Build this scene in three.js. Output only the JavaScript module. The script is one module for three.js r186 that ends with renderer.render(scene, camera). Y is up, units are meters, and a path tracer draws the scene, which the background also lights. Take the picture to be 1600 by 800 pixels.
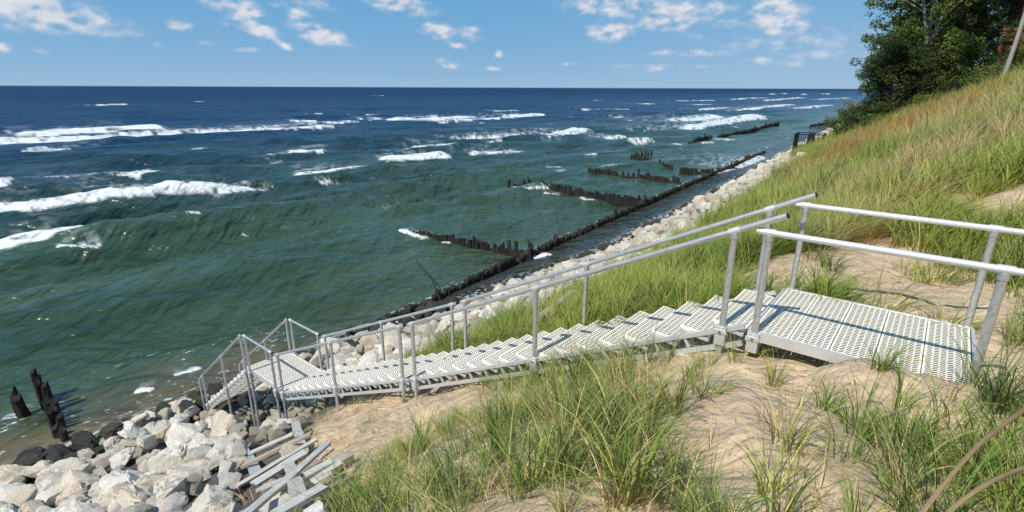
import * as THREE from 'three';
import { mergeGeometries, mergeVertices, toCreasedNormals } from 'three/addons/utils/BufferGeometryUtils.js';
import { ConvexGeometry } from 'three/addons/geometries/ConvexGeometry.js';
import { createNoise2D, createNoise3D } from 'simplex-noise';

// ---------------------------------------------------------------- random, noise
function rng(seed) { let s = seed | 0; return () => { s = (s + 0x6d2b79f5) | 0; let t = Math.imul(s ^ (s >>> 15), 1 | s); t = (t + Math.imul(t ^ (t >>> 7), 61 | t)) ^ t; return ((t ^ (t >>> 14)) >>> 0) / 4294967296; }; }
const n2 = createNoise2D(rng(11)), n3 = createNoise3D(rng(12));
const fbm2 = (x, y, o = 4) => { let a = 0.5, s = 0; for (let i = 0; i < o; i++) { s += a * n2(x, y); x = x * 2.03 + 17.1; y = y * 2.03 - 9.7; a *= 0.5; } return s; };
const fbm3 = (x, y, z, o = 4) => { let a = 0.5, s = 0; for (let i = 0; i < o; i++) { s += a * n3(x, y, z); x = x * 2.03 + 17.1; y = y * 2.03 - 9.7; z = z * 2.03 + 3.3; a *= 0.5; } return s; };
const clamp = (x, a = 0, b = 1) => Math.min(b, Math.max(a, x)), mix = (a, b, t) => a + (b - a) * t;
const ss = (a, b, x) => { const t = clamp((x - a) / (b - a)); return t * t * (3 - 2 * t); };
const lerpTable = (t, x) => { if (x <= t[0][0]) return t[0][1]; for (let i = 1; i < t.length; i++) if (x <= t[i][0]) { const k = (x - t[i - 1][0]) / (t[i][0] - t[i - 1][0]); return mix(t[i - 1][1], t[i][1], k); } return t[t.length - 1][1]; };

// ---------------------------------------------------------------- camera, sky, sun, exposure
const scene = new THREE.Scene();
const F = 820, PITCH = Math.atan(263 / F), ROLL = 0.0038, EYE = 10;            // the lake surface is y = 0
const camera = new THREE.PerspectiveCamera(2 * Math.atan(400 / F) * 180 / Math.PI, 2, 0.1, 60000);
camera.position.set(0, EYE, 0); camera.rotation.order = 'YXZ'; camera.rotation.set(-PITCH, 0, ROLL);
scene.add(camera);
const renderer = new THREE.WebGLRenderer({ antialias: true });
renderer.toneMapping = THREE.LinearToneMapping; renderer.toneMappingExposure = 1.0;
renderer.shadowMap.enabled = true;
const sun = new THREE.DirectionalLight(new THREE.Color(1, 0.95, 0.87), 4.6);
const SUNDIR = new THREE.Vector3(-0.69 * Math.cos(0.9), Math.sin(0.9), 0.72 * Math.cos(0.9)).normalize();
sun.position.copy(SUNDIR).multiplyScalar(200); sun.castShadow = true; sun.shadow.mapSize.set(4096, 4096); sun.shadow.radius = 1;
Object.assign(sun.shadow.camera, { left: -120, right: 120, top: 120, bottom: -120, near: 1, far: 500 });
scene.add(sun, sun.target);

// a pixel of the 1600 x 800 photograph as a ray, and as a point at a height
const CP = Math.cos(PITCH), SP = Math.sin(PITCH);
function ray(px, py) { const a = px - 800, b = py - 400, u = a + ROLL * b, v = b - ROLL * a; return new THREE.Vector3(u / F, -v / F * CP - SP, -(CP - v / F * SP)); }
function at(px, py, y = 0) { const d = ray(px, py); return d.multiplyScalar((y - EYE) / d.y).add(new THREE.Vector3(0, EYE, 0)); }

{ // sky: blue air paling to the horizon and small broken clouds
  const W = 4096, H = 2048, data = new Float32Array(W * H * 4), r = rng(5), blobs = [];
  const add = (az, el, ra, re, s, tilt = 0) => blobs.push([az, el, ra, re, s, tilt]);
  const put = (px, py, w, h, s, tilt = 0) => { const d = ray(px, py).normalize(); add(Math.atan2(d.x, -d.z), Math.asin(d.y), w / 1000, h / 1000, s, tilt); };
  // clouds seen over the lake
  put(30, 12, 70, 22, 1.1, .12); put(90, 26, 66, 15, 1.1, .15); put(150, 36, 22, 8, .8); put(360, 6, 40, 14, 1, .3); put(395, 18, 18, 8, .7, .4);
  put(400, 43, 36, 10, .9, .35); put(442, 69, 18, 6, .8, .4); put(505, 55, 42, 13, 1.1, .3); put(467, 22, 18, 10, .7); put(478, 8, 50, 9, .5); put(278, 38, 18, 8, .6); put(390, 79, 16, 4, .6); put(352, 37, 9, 4, .5);
  put(620, 5, 50, 14, .9, .2); put(650, 14, 30, 10, .7, .2); put(684, 47, 26, 11, 1.05, .1); put(735, 52, 20, 10, .8, .2); put(716, 72, 16, 5, .8, .3); put(698, 99, 22, 7, .9, .3); put(668, 98, 8, 3, .4);
  put(780, 85, 8, 8, .5); put(770, 107, 14, 4, .5); put(960, 8, 80, 22, .7, .1); put(1045, 24, 46, 20, 1.05, 0); put(1000, 34, 26, 8, .7); put(957, 48, 36, 14, 1, -.1); put(1120, 16, 30, 14, .6); put(1140, 34, 24, 9, .5);
  put(1215, 25, 36, 28, .95, .4); put(1250, 42, 14, 10, .7); put(1020, 108, 20, 6, .55); put(1085, 57, 12, 8, .4); put(1060, 84, 90, 7, .45); put(1190, 94, 34, 6, .5); put(1000, 104, 70, 5, .3); put(1230, 68, 120, 18, .33, 0); put(1290, 82, 80, 16, .35); put(890, 100, 16, 3, .4); put(1310, 60, 60, 30, .28);
  put(57, 80, 14, 4, .5); put(5, 74, 10, 6, .7); put(320, 66, 20, 4, .35); put(250, 70, 10, 3, .3); put(1100, 104, 60, 4, .35); put(1240, 100, 60, 5, .35);
  for (let i = 0; i < 260; i++) { const az = (r() * 2 - 1) * Math.PI, el = 0.03 + Math.pow(r(), 1.4) * 1.1; if (Math.abs(az) < 0.85 && el < 0.2) continue; const z = (0.02 + 0.07 * r() * r()) * (0.6 + el); add(az, el, z / Math.max(0.25, Math.cos(el)), z * 0.34, 0.5 + 0.6 * r(), (r() - .5) * .5); }
  const bins = Array.from({ length: 256 }, () => []);
  for (const b of blobs) { const e = Math.max(b[2], b[3]) * 2.6; for (let k = Math.floor((b[0] - e + Math.PI) / (2 * Math.PI) * 256); k <= Math.floor((b[0] + e + Math.PI) / (2 * Math.PI) * 256); k++) bins[((k % 256) + 256) % 256].push(b); }
  const hz = [.335, .505, .70], lo = [.130, .405, .70], hi = [.085, .215, .42];
  for (let j = 0; j < H; j++) {
    const el = ((j + 0.5) / H - 0.5) * Math.PI, y = Math.max(0, el), t1 = 1 - Math.exp(-y / 0.085), t2 = 1 - Math.exp(-y / 0.7);
    for (let i = 0; i < W; i++) {
      const th = ((i + 0.5) / W - 0.5) * 2 * Math.PI, dx = Math.cos(th), dz = Math.sin(th), az = Math.atan2(dx, -dz), o = (j * W + i) * 4;
      const pale = 0.35 * ss(-0.1, 0.6, az) * ss(1.6, 0.6, az) * Math.exp(-y / 0.16);
      let c = [0, 1, 2].map((k) => mix(mix(mix(hz[k], lo[k], t1), hi[k], t2 * 0.9), [.42, .57, .74][k], pale));
      if (el < -0.02) c = [0.10, 0.13, 0.13];
      else if (el > 0) {
        let d = 0;
        const bin = bins[Math.min(255, Math.floor((az + Math.PI) / (2 * Math.PI) * 256))];
        for (const b of bin) { let a = az - b[0]; if (a > Math.PI) a -= 2 * Math.PI; if (a < -Math.PI) a += 2 * Math.PI; const e = -(el - b[1]), ca = Math.cos(b[5]), sa = Math.sin(b[5]), p = (a * ca + e * sa) / b[2], q = (-a * sa + e * ca) / b[3], k = p * p + q * q; if (k < 6) d = Math.max(d, b[4] * Math.exp(-k * 0.9)); }
        if (d > 0.03) {
          const cx = Math.cos(el) * dx, cy = Math.sin(el), cz = Math.cos(el) * dz;
          const f = fbm3(cx * 26, cy * 52, cz * 26, 6), g = fbm3(cx * 70 + 5, cy * 120, cz * 70, 3);
          const m = ss(0.06, 0.98, d * (1.0 + 1.05 * f + 0.12 * g) + 0.2 * f * Math.sqrt(d)), up = clamp(0.62 + 0.9 * f + 0.4 * g);
          const w = [mix(.50, .80, up), mix(.56, .80, up), mix(.68, .83, up)];
          for (let k = 0; k < 3; k++) c[k] = mix(c[k], w[k], m * 0.85);
        }
      }
      data[o] = c[0]; data[o + 1] = c[1]; data[o + 2] = c[2]; data[o + 3] = 1;
    }
  }
  const sky = new THREE.DataTexture(data, W, H, THREE.RGBAFormat, THREE.FloatType);
  sky.mapping = THREE.EquirectangularReflectionMapping; sky.magFilter = THREE.LinearFilter; sky.minFilter = THREE.LinearFilter; sky.needsUpdate = true;
  scene.background = sky; scene.environment = sky;
}

// ---------------------------------------------------------------- naming and tagging
const taken = {};
function numbered(n) { const k = (taken[n] = (taken[n] ?? -1) + 1); return k ? n + '_' + String(k).padStart(3, '0') : n; }
function tag(o, label, category, group, kind) { if (label) o.userData.label = label; if (category) o.userData.category = category; if (group) o.userData.group = group; if (kind) o.userData.kind = kind; return o; }
function thing(name, label, category, p = [0, 0, 0], turn = 0, group) { const o = new THREE.Group(); o.name = numbered(name); o.position.set(...p); o.rotation.y = turn; scene.add(o); return tag(o, label, category, group); }
function part(name, geo, mat, parent) { const m = new THREE.Mesh(geo, mat); m.name = parent === scene ? numbered(name) : name; m.castShadow = m.receiveShadow = true; parent.add(m); return m; }
const V3 = (x, y, z) => new THREE.Vector3(x, y, z);

// ---------------------------------------------------------------- shore coordinates: u runs along the beach away from the viewer, v out over the lake
const AZ = 35 * Math.PI / 180, SA = Math.sin(AZ), CA = Math.cos(AZ);
const toU = (x, z) => x * SA - z * CA, toV = (x, z) => -x * CA - z * SA;
const toX = (u, v) => u * SA - v * CA, toZ = (u, v) => -u * CA - v * SA;
const TOE = [[-60, 17.8], [0, 17.5], [6, 17.0], [9, 16.6], [17, 15.5], [30, 13.3], [60, 13.0], [400, 12.6]];
const toe = (u) => lerpTable(TOE, u);
const NEAR = [[-90, 20], [-24, 19.5], [-18, 17.6], [-4, 9.9], [-2.7, 8.4], [-1.5, 7.62], [0.9, 7.54], [3.3, 6.25], [5.9, 4.85], [8.4, 3.6], [10.8, 2.0], [12.4, 1.1], [14, .45], [15.2, 0.2], [17, 0], [20, -0.9], [40, -3], [400, -12]];
const FAR = [[-90, 20], [-24, 19.5], [-18, 17.4], [-4, 9.85], [0, 7.65], [4, 5.55], [7, 3.9], [10, 1.7], [13, 0.0], [16, -0.9], [40, -3], [400, -12]];
const smoothTab = (t, v) => (lerpTable(t, v - 0.5) + lerpTable(t, v) * 2 + lerpTable(t, v + 0.5)) / 4;
function ground(u, v) {
  const t = toe(u), vv = v > 8 ? 8 + (v - 8) * (9 / (t - 8)) : v, vf = v > 7 ? 7 + (v - 7) * (6 / (t - 7)) : v;
  const k = ss(7.5, 15, u);
  let y = mix(smoothTab(NEAR, vv), smoothTab(FAR, vf), k);
  y += (1 - k) * 0.17 * clamp(4.6 - u, 0, 5) * ss(5.2, 2.4, v) * ss(-3, -1, v);
  const calm = 1 - Math.exp(-(((u - 5.6) / 1.7) ** 4) - (((v + .1) / 1.5) ** 4));
  y += calm * (0.13 * n2(u * 0.33, v * 0.33 + 4) + 0.05 * n2(u * 1.1, v * 1.1)) * (v < t ? 1 : 0.3) + 0.018 * n2(u * 3.3 + 9, v * 3.3);
  { const s = 0.998 * (v - 0.727), o = u - (5.13 + 0.072 * s); y -= 0.05 * ss(-1.9, -1.5, s) * ss(.3, 0, s) * ss(-.12, .12, o) * ss(1.75, 1.45, o); y += 0.25 * ss(-0.45, -0.95, s) * ss(-2.4, -1.7, s) * ss(-.9, -.25, o) * ss(.10, -.04, o); }
  if (u > 14) y += 0.28 * fbm2(u * 0.09 + 3, v * 0.16, 3) * ss(14, 24, u);
  return y;
}
const gxz = (x, z) => ground(toU(x, z), toV(x, z));
function hit(px, py) { // where the ray of a pixel meets the dune
  const d = ray(px, py).normalize(); let t = 1.2, p = V3(0, EYE, 0);
  for (let i = 0; i < 900; i++) { p.set(d.x * t, EYE + d.y * t, d.z * t); const h = p.y - gxz(p.x, p.z); if (h < 0.004 || t > 150) break; t += Math.max(0.01, h * 0.3); }
  return p;
}

// ---------------------------------------------------------------- procedural textures
function tex(n, fn, srgb = true, rx = 1, ry = 1) {
  const d = new Uint8Array(n * n * 4);
  for (let j = 0; j < n; j++) for (let i = 0; i < n; i++) { const c = fn(i / n, j / n), o = (j * n + i) * 4; for (let k = 0; k < 3; k++) d[o + k] = clamp(Math.round(c[k] * 255), 0, 255); d[o + 3] = 255; }
  const t = new THREE.DataTexture(d, n, n); t.wrapS = t.wrapT = THREE.RepeatWrapping; t.magFilter = THREE.LinearFilter; t.minFilter = THREE.LinearMipmapLinearFilter; t.generateMipmaps = true;
  if (srgb) t.colorSpace = THREE.SRGBColorSpace; t.repeat.set(rx, ry); t.needsUpdate = true; return t;
}
const tile3 = (s, u, v, f, o = 4) => { const a = u * 2 * Math.PI, b = v * 2 * Math.PI, R = f / (2 * Math.PI); return fbm3(Math.cos(a) * R + s, Math.sin(a) * R + Math.cos(b) * R * 0.7, Math.sin(b) * R + s * 2, o); };
const grey = (fn) => (u, v) => { const g = fn(u, v); return [g, g, g]; };
const sandBump = tex(512, grey((u, v) => 0.5 + 0.5 * tile3(3, u, v, 14, 6)), false, 0.5, 0.5);
const sandMap = tex(512, (u, v) => { const g = 0.93 + 0.16 * tile3(8, u, v, 9, 6), h = tile3(2, u, v, 60, 2) > 0.42 ? 0.82 : 1; return [g * h, g * h, g * h]; }, true, 0.4, 0.4);
const stoneMap = tex(512, (u, v) => { const a = tile3(1, u, v, 12, 6), b = tile3(7, u, v, 60, 3), s = ss(0.0, 0.45, tile3(14, u, v, 16, 5)); const g = 0.95 + 0.13 * a + 0.12 * b; return [g - 0.05 * s, g - 0.09 * s, g - 0.14 * s]; });
const stoneBump = tex(512, grey((u, v) => 0.5 + 0.5 * tile3(5, u, v, 34, 5)), false);
const woodMap = tex(512, (u, v) => { const g = 0.86 + 0.14 * fbm2(u * 4, v * 90 + 3 * fbm2(u * 3, v * 3, 2), 4) + 0.10 * fbm2(u * 3 + 9, v * 14, 3); return [g, g, g]; });
const woodBump = tex(512, grey((u, v) => 0.5 + 0.4 * fbm2(u * 4, v * 90 + 3 * fbm2(u * 3, v * 3, 2), 4)), false);
const barkBump = tex(256, grey((u, v) => 0.5 + 0.5 * fbm2(u * 16, v * 5, 4)), false);
const mottle = tex(256, grey((u, v) => 0.93 + 0.12 * tile3(6, u, v, 8, 5) - 0.12 * ss(.2, .5, tile3(17, u, v, 5, 4))), true, 1, 5);
const std = (o) => new THREE.MeshStandardMaterial(o), rgb = (r, g, b) => new THREE.Color().setRGB(r, g, b);
const M = {
  alu: std({ color: rgb(.70, .70, .69), metalness: 0.6, roughness: 0.42, map: mottle }),
  aluDull: std({ color: rgb(.58, .58, .56), metalness: 0.55, roughness: 0.6 }),
  railWhite: std({ color: rgb(.76, .76, .77), metalness: 0.4, roughness: 0.4 }),
  panel: std({ color: rgb(.90, .835, .71), roughness: 0.7, vertexColors: true }),
  bracket: std({ color: rgb(.80, .80, .78), metalness: 0.45, roughness: 0.5, map: mottle }),
  black: std({ color: rgb(.012, .012, .013), roughness: 0.55 }),
  bolt: std({ color: rgb(.30, .36, .55), metalness: 0.8, roughness: 0.35 }),
  pile: std({ color: rgb(.014, .011, .009), roughness: 0.75, bumpMap: barkBump, bumpScale: 0.02 }),
  pileBrown: std({ color: rgb(.030, .021, .015), roughness: 0.8, bumpMap: barkBump, bumpScale: 0.02 }),
  bark: std({ color: rgb(.085, .068, .055), roughness: 0.95, bumpMap: barkBump, bumpScale: 0.03 }),
  paleBark: std({ color: rgb(.33, .30, .27), roughness: 0.9, bumpMap: barkBump, bumpScale: 0.02 }),
};
const ROCKM = [[.80, .73, .62], [.82, .77, .68], [.72, .64, .52], [.76, .66, .53], [.66, .61, .53], [.85, .80, .72]].map((c) => std({ color: rgb(...c), roughness: 0.9, map: stoneMap, bumpMap: stoneBump, bumpScale: 0.02 }));
const WETM = [[.055, .05, .042], [.085, .075, .06], [.04, .055, .02], [.075, .085, .022]].map((c) => std({ color: rgb(...c), roughness: 0.35, map: stoneMap, bumpMap: stoneBump, bumpScale: 0.03 }));

// ---------------------------------------------------------------- where sand lies bare and where grass grows
const spots = (list) => list.map(([px, py, r, s]) => { const p = hit(px, py); return [toU(p.x, p.z), toV(p.x, p.z), r, s]; });
const spotSum = (list, u, v) => { let m = 0; for (const [a, b, r, s] of list) { const d = ((u - a) ** 2 + (v - b) ** 2) / (r * r); if (d < 5) m = Math.max(m, s * Math.exp(-d * 1.1)); } return m; };
const BARE = spots([[440, 740, .9, 1.2], [480, 770, .6, 1.1], [500, 730, .5, 1], [420, 700, .8, 1.2], [1300, 440, 1.25, 1.2], [1420, 455, 1.25, 1.2], [1500, 485, 1.0, 1.1], [1230, 425, .8, 1.1], [1330, 405, .8, 1.1], [1280, 415, .6, 1.1], [1592, 318, .8, 1], [1570, 300, .4, .7], [1150, 580, .5, .85], [1240, 600, .55, .85], [1060, 600, .5, .65], [1380, 600, .5, .85], [1300, 575, .4, .9], [1460, 615, .4, .7], [1150, 690, .42, .9], [1200, 760, .4, .9], [1230, 640, .4, .85], [1120, 640, .35, .7], [570, 650, 1.1, 1], [650, 655, .8, 1], [530, 640, .8, 1], [690, 640, .5, .7], [1580, 470, .7, .8], [1590, 560, .5, .5]]);
const LUSH = spots([[960, 680, .8, 1], [880, 720, .7, 1], [1000, 760, .6, .9], [760, 730, .9, .9], [640, 760, .8, .7], [1420, 720, .6, .8], [1540, 680, .5, .9], [560, 780, .6, .9], [700, 770, .7, .9], [620, 740, .6, .8], [760, 612, .45, .8], [830, 600, .5, .9], [900, 588, .5, .9], [970, 575, .5, .8], [1040, 562, .35, .6], [820, 680, .7, .9], [1330, 760, .5, .9], [1410, 785, .55, 1], [1560, 760, .55, 1], [1480, 690, .45, 1], [1300, 700, .35, .8], [1250, 795, .35, .8], [1590, 640, .5, .9], [1050, 720, .4, .8], [700, 720, .5, .8]]);
const RUST = spots([[1405, 212, 3.2, 1], [1360, 235, 2.2, 1], [1540, 135, 3.4, 1], [1490, 160, 3.0, .9], [1590, 120, 2.2, .8], [1300, 262, 1.6, .6], [1450, 190, 2.4, .9], [1330, 225, 2.0, .8], [1380, 190, 2.6, .8]]);
const STRAW = spots([[1470, 255, 2.2, .9], [1540, 185, 2.6, .9], [1335, 300, 1.4, .7], [1600, 200, 2, .7], [1400, 330, .9, .7], [1260, 285, 1.4, .6], [1320, 380, .6, .8]]);
const GREEN = spots([[1520, 320, 1.5, 1], [1450, 395, 1.0, 1], [1560, 270, 1.6, .9], [1180, 330, 1.5, .9], [1080, 400, 1.6, .8], [1320, 260, 1.5, .6]]);
const DARK = spots([[1195, 290, 1.4, 1], [1570, 210, 1.4, .9], [1300, 390, .45, 1], [1240, 360, .6, .7], [1520, 120, 1.2, .6]]);
// upper edge of the stones
const ROCKTOP = [[-40, 4.0], [2.1, 4.2], [2.8, 4.9], [4, 7.0], [5.4, 8.5], [6.5, 9.0], [8.5, 8.0], [12, 6.5], [16.4, 5.2], [23, 4.6], [31, 4.4], [43, 4.6], [52, 7], [400, 7.8]];
const rockTop = (u) => lerpTable(ROCKTOP, u) + 0.35 * n2(u * 0.4, 3.3);
function bare(u, v) { return spotSum(BARE, u, v); }
function cover(u, v) { // how much grass stands here, 0..1
  if (v > rockTop(u) + 0.1) return 0;
  let c = 0.72 + 0.5 * n2(u * 0.55 + 7, v * 0.55) + 0.25 * n2(u * 1.7, v * 1.7 + 2);
  if (u > 7.5) c = Math.max(c, 0.75);
  c = Math.max(c, spotSum(LUSH, u, v) * 1.1); c -= 1.15 * bare(u, v);
  if (u > 3.0 && u < 6.7 && v < 10.9) { // the stairs and the platform stand here
    const s = 0.998 * (v - 0.727), off = u - (5.13 + 0.072 * s); if (off > -0.02 && off < 1.62 && s > -1.9 && (s > 0.1 ? off < 1.3 : true)) c = s > 0.5 ? c * 0.1 : 0;
  }
  return clamp(c);
}

{ // the dune and lake bed: one sheet
  const us = [], vs = [];
  for (let u = -60; u < 600;) { us.push(u); u += u < -6 ? 2 : u < 1 ? 0.3 : u < 9 ? 0.075 : u < 20 ? 0.2 : u < 60 ? 0.5 : u < 150 ? 2 : 15; }
  for (let v = -90; v < 260;) { vs.push(v); v += v < -12 ? 3 : v < -4 ? 0.3 : v < 9 ? 0.075 : v < 20 ? 0.3 : v < 40 ? 2 : 20; }
  const pos = [], uv = [], col = [], idx = [];
  for (const v of vs) for (const u of us) {
    const y = ground(u, v), x = toX(u, v), z = toZ(u, v); pos.push(x, y + (u > 0 && u < 10 && v < 9 ? 0.022 * fbm2(u * 3.2, v * 3.2, 4) - 0.035 * Math.pow(ss(.35, .85, n2(u * 2.3 + 7, v * 2.3)), 1.5) : 0), z); uv.push(u, v);
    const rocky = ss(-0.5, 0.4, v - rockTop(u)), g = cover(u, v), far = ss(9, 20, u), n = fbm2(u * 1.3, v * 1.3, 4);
    let c = [.62 + .06 * n, .46 + .05 * n, .305 + .04 * n];
    const thatch = mix(0.35, 0.9, far) * g * (1 - rocky);
    c = c.map((k, i) => mix(k, [.25 + .06 * n, .245 + .05 * n, .09][i], thatch));
    c = c.map((k, i) => mix(k, [.12, .105, .085][i], rocky));  // ground among the stones darkened, shade of the gaps put into its colour
    const wet = ss(toe(u) - 1.6, toe(u) - 0.2, v); c = c.map((k, i) => mix(k, [.07, .06, .04][i], wet));
    col.push(...c);
  }
  const w = us.length;
  for (let j = 0; j + 1 < vs.length; j++) for (let i = 0; i + 1 < w; i++) { const a = j * w + i; idx.push(a, a + 1, a + w, a + 1, a + w + 1, a + w); }
  const g = new THREE.BufferGeometry();
  g.setAttribute('position', new THREE.Float32BufferAttribute(pos, 3)); g.setAttribute('uv', new THREE.Float32BufferAttribute(uv, 2)); g.setAttribute('color', new THREE.Float32BufferAttribute(col, 3)); g.setIndex(idx); g.computeVertexNormals();
  tag(part('sand_dune', g, std({ vertexColors: true, roughness: 0.97, map: sandMap, bumpMap: sandBump, bumpScale: 0.05 }), scene), 'pale sand dune sloping from the bluff down to the lake', null, null, 'structure');
}

// ---------------------------------------------------------------- the lake
{
  const r = rng(21), waves = [], dir0 = 141 * Math.PI / 180;
  const wave = (L, A, da, p) => { const a = dir0 + da, k = 2 * Math.PI / L; waves.push([Math.sin(a) * k, -Math.cos(a) * k, A, p, L]); };
  for (let i = 0; i < 7; i++) wave(9 + 11 * r(), 0.13 + 0.07 * r(), (r() - .5) * 0.7, r() * 6.3);
  for (let i = 0; i < 12; i++) wave(3.2 + 5 * r(), 0.065 + 0.045 * r(), (r() - .5) * 1.0, r() * 6.3);
  for (let i = 0; i < 14; i++) wave(1.2 + 1.8 * r(), 0.026 + 0.018 * r(), (r() - .5) * 1.6, r() * 6.3);
  const breakers = [];
  const br = (pts, wd, h, tail, s = 1) => { const p = pts.map(([a, b]) => at(a, b, 0.0)); const d = Math.hypot(p[0].x + p[p.length - 1].x, p[0].z + p[p.length - 1].z) / 2; breakers.push({ p, wd: wd < .5 ? wd : wd * (1 + Math.min(d, 130) / 60) * (d > 240 ? .55 : .9), h: h * 1.25, tail: tail / (1 + d / 90), s }); };
  br([[22, 213], [120, 207], [268, 200]], 2.6, 1.0, 1.5, 1.15); br([[-120, 222], [0, 222], [180, 214], [350, 205], [550, 198]], 1.5, 0.45, 2, .95); br([[38, 233], [112, 232]], 1.1, .3, 1.5, .7);
  br([[-90, 352], [0, 340], [150, 323], [300, 308], [350, 303], [425, 293]], 0.6, 0.5, 3.5, 1.1); br([[-60, 398], [0, 392], [60, 384], [150, 368]], 1.15, 0.55, 1.6, 1.1);
  br([[448, 241], [512, 239]], 1.3, .7, 1.5, 1.05); br([[453, 272], [535, 267], [578, 261]], 1.0, .5, 1.5, 1); br([[588, 250], [640, 248], [705, 243]], 1.2, .6, 1.5, 1.1);
  br([[600, 187], [680, 187], [735, 183]], 2.2, .8, 3, 1.1); br([[690, 191], [780, 185], [852, 178]], 1.6, .5, 3, .95); br([[765, 174], [810, 173]], 2, .5, 2, .8);
  br([[780, 214], [868, 210], [910, 202]], 1.3, .6, 2.0, 1.05); br([[755, 212], [790, 213]], .8, .2, 2, .7); br([[640, 231], [715, 228]], 1.0, .4, 2, .85); br([[730, 241], [820, 235]], .9, .3, 2, .8);
  br([[150, 165], [207, 163]], 3, .9, 2, 1.1); br([[450, 190], [500, 189]], 1.4, .5, 2, .95); br([[905, 172], [985, 171]], 2.2, .5, 2, .95); br([[1050, 190], [1085, 187], [1122, 181]], 1.8, .6, 2, 1.1); br([[1060, 203], [1100, 197], [1125, 190], [1190, 182]], 1.5, .5, 2, 1.05);
  br([[1050, 158], [1118, 157]], 3, .6, 2, 1); br([[1150, 174], [1190, 168], [1240, 163]], 2.4, .5, 2, 1); br([[1140, 156], [1180, 153], [1220, 154]], 3, .5, 2, .9); br([[925, 157], [950, 157]], 3, .5, 2, .9); br([[1000, 163], [1022, 162]], 3, .6, 2, .9); br([[1190, 158], [1260, 152]], 3.4, .6, 2, .9); br([[1230, 148], [1320, 146]], 5, .6, 2, .9); br([[1270, 156], [1330, 153]], 3, .5, 2, .9); br([[1150, 186], [1200, 181]], 1.2, .3, 2, .7); br([[940, 215], [975, 212]], .9, .3, 1.5, .8); br([[880, 220], [905, 216]], .8, .2, 1, .7);
  br([[235, 298], [285, 288]], .8, .05, 4, .85); br([[195, 280], [245, 270]], .8, .05, 4, .85); br([[112, 277], [200, 269]], .5, .05, 1.5, .85); br([[585, 150], [600, 149]], 3, .5, 1, .8); br([[300, 207], [530, 190]], .8, .1, 3, .6);
  br([[1145, 262], [1165, 253], [1190, 243]], .7, .1, 2.5, .9); br([[1115, 272], [1145, 262]], .5, .05, 1, .7); br([[832, 404], [860, 396]], .35, .08, .4, 1.2); br([[502, 549], [535, 537], [568, 524]], .45, .08, .5, 1.2); br([[622, 365], [650, 369], [668, 374]], .4, .1, .3, 1); br([[690, 377], [705, 379]], .25, .1, .3, 1); br([[795, 297], [808, 298]], .3, .1, .3, .8); br([[848, 303], [876, 304]], .35, .1, .3, .9); br([[905, 309], [930, 311]], .3, .1, .3, .8); br([[1120, 219], [1146, 217]], .8, .2, .5, .9); br([[1045, 226], [1068, 224]], .6, .2, .5, .8);
  br([[-10, 286], [15, 285]], .7, .2, 1.5, 1); br([[505, 193], [560, 190]], .9, .3, 1.5, .8); br([[60, 275], [110, 276]], .3, .05, 1, .7); br([[430, 252], [450, 250]], .6, .1, 1, .7); br([[1090, 172], [1140, 168]], 1.8, .4, 2, .95); br([[1180, 148], [1230, 146]], 4, .5, 2, .95); br([[1240, 170], [1300, 164]], 2, .4, 2, .9); br([[1085, 164], [1110, 163]], 2, .4, 1, .9); br([[960, 183], [990, 182]], 1.2, .3, 1, .8); br([[560, 186], [600, 185]], 1.2, .3, 2, .8); br([[710, 217], [760, 213]], .8, .2, 2, .8); br([[300, 159], [345, 158]], 2, .3, 1, .6); br([[1000, 205], [1060, 203]], 1, .2, 3, .8); br([[980, 222], [1020, 219]], .8, .1, 2, .7);
  br([[267, 578], [290, 573], [314, 564]], .22, .06, .5, 1.0); br([[208, 604], [240, 600]], .18, .04, .3, 1.0); br([[0, 648], [40, 642]], .3, .05, .8, .7); br([[255, 621], [270, 620]], .15, .03, .3, .8);
  for (let i = 0; i < 150; i++) { // caps of the open lake
    const az = mix(-1.2, 1.1, r()), d = 120 * Math.exp(r() * 3.0); if (az < 0.5 && r() < 0.84) continue; const x = Math.sin(az) * d, z = -Math.cos(az) * d; if (toV(x, z) < 34) continue;
    const L = (1.6 + 6 * r()) * (0.6 + d / 260), a = 51 * Math.PI / 180 + (r() - .5) * .4; const dx = Math.sin(a) * L, dz = -Math.cos(a) * L;
    breakers.push({ p: [V3(x - dx, 0, z - dz), V3(x, 0, z), V3(x + dx, 0, z + dz)], wd: 0.35 + 0.9 * r() * (0.4 + d / 500), h: .25, tail: 1.5, s: 0.5 + .5 * r() });
  }
  for (let i = 0; i < 90; i++) { // small caps among the nearer waves
    const az = mix(-.85, .75, r()), d = 42 * Math.exp(r() * 1.7), x = Math.sin(az) * d, z = -Math.cos(az) * d; if (toV(x, z) < 27) continue; const L = (.4 + 1.3 * r()) * (.6 + d / 120), a = 51 * Math.PI / 180 + (r() - .5) * .4;
    breakers.push({ p: [V3(x - Math.sin(a) * L, 0, z + Math.cos(a) * L), V3(x, 0, z), V3(x + Math.sin(a) * L, 0, z - Math.cos(a) * L)], wd: .10 + d * .0035 * (.4 + r()), h: .08, tail: .8, s: .7 + .4 * r() });
  }
  for (const b of breakers) { const e0 = b.p[0], e1 = b.p[b.p.length - 1]; b.side = toV(e1.z - e0.z, -(e1.x - e0.x)) < 0 ? 1 : -1; const m = 3 + b.wd * (2 + b.tail * 2.2); b.box = [Math.min(...b.p.map((p) => p.x)) - m, Math.max(...b.p.map((p) => p.x)) + m, Math.min(...b.p.map((p) => p.z)) - m, Math.max(...b.p.map((p) => p.z)) + m]; b.len = []; let l = 0; for (let i = 0; i + 1 < b.p.length; i++) { b.len.push(l); l += Math.hypot(b.p[i + 1].x - b.p[i].x, b.p[i + 1].z - b.p[i].z); } b.total = l; }
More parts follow.
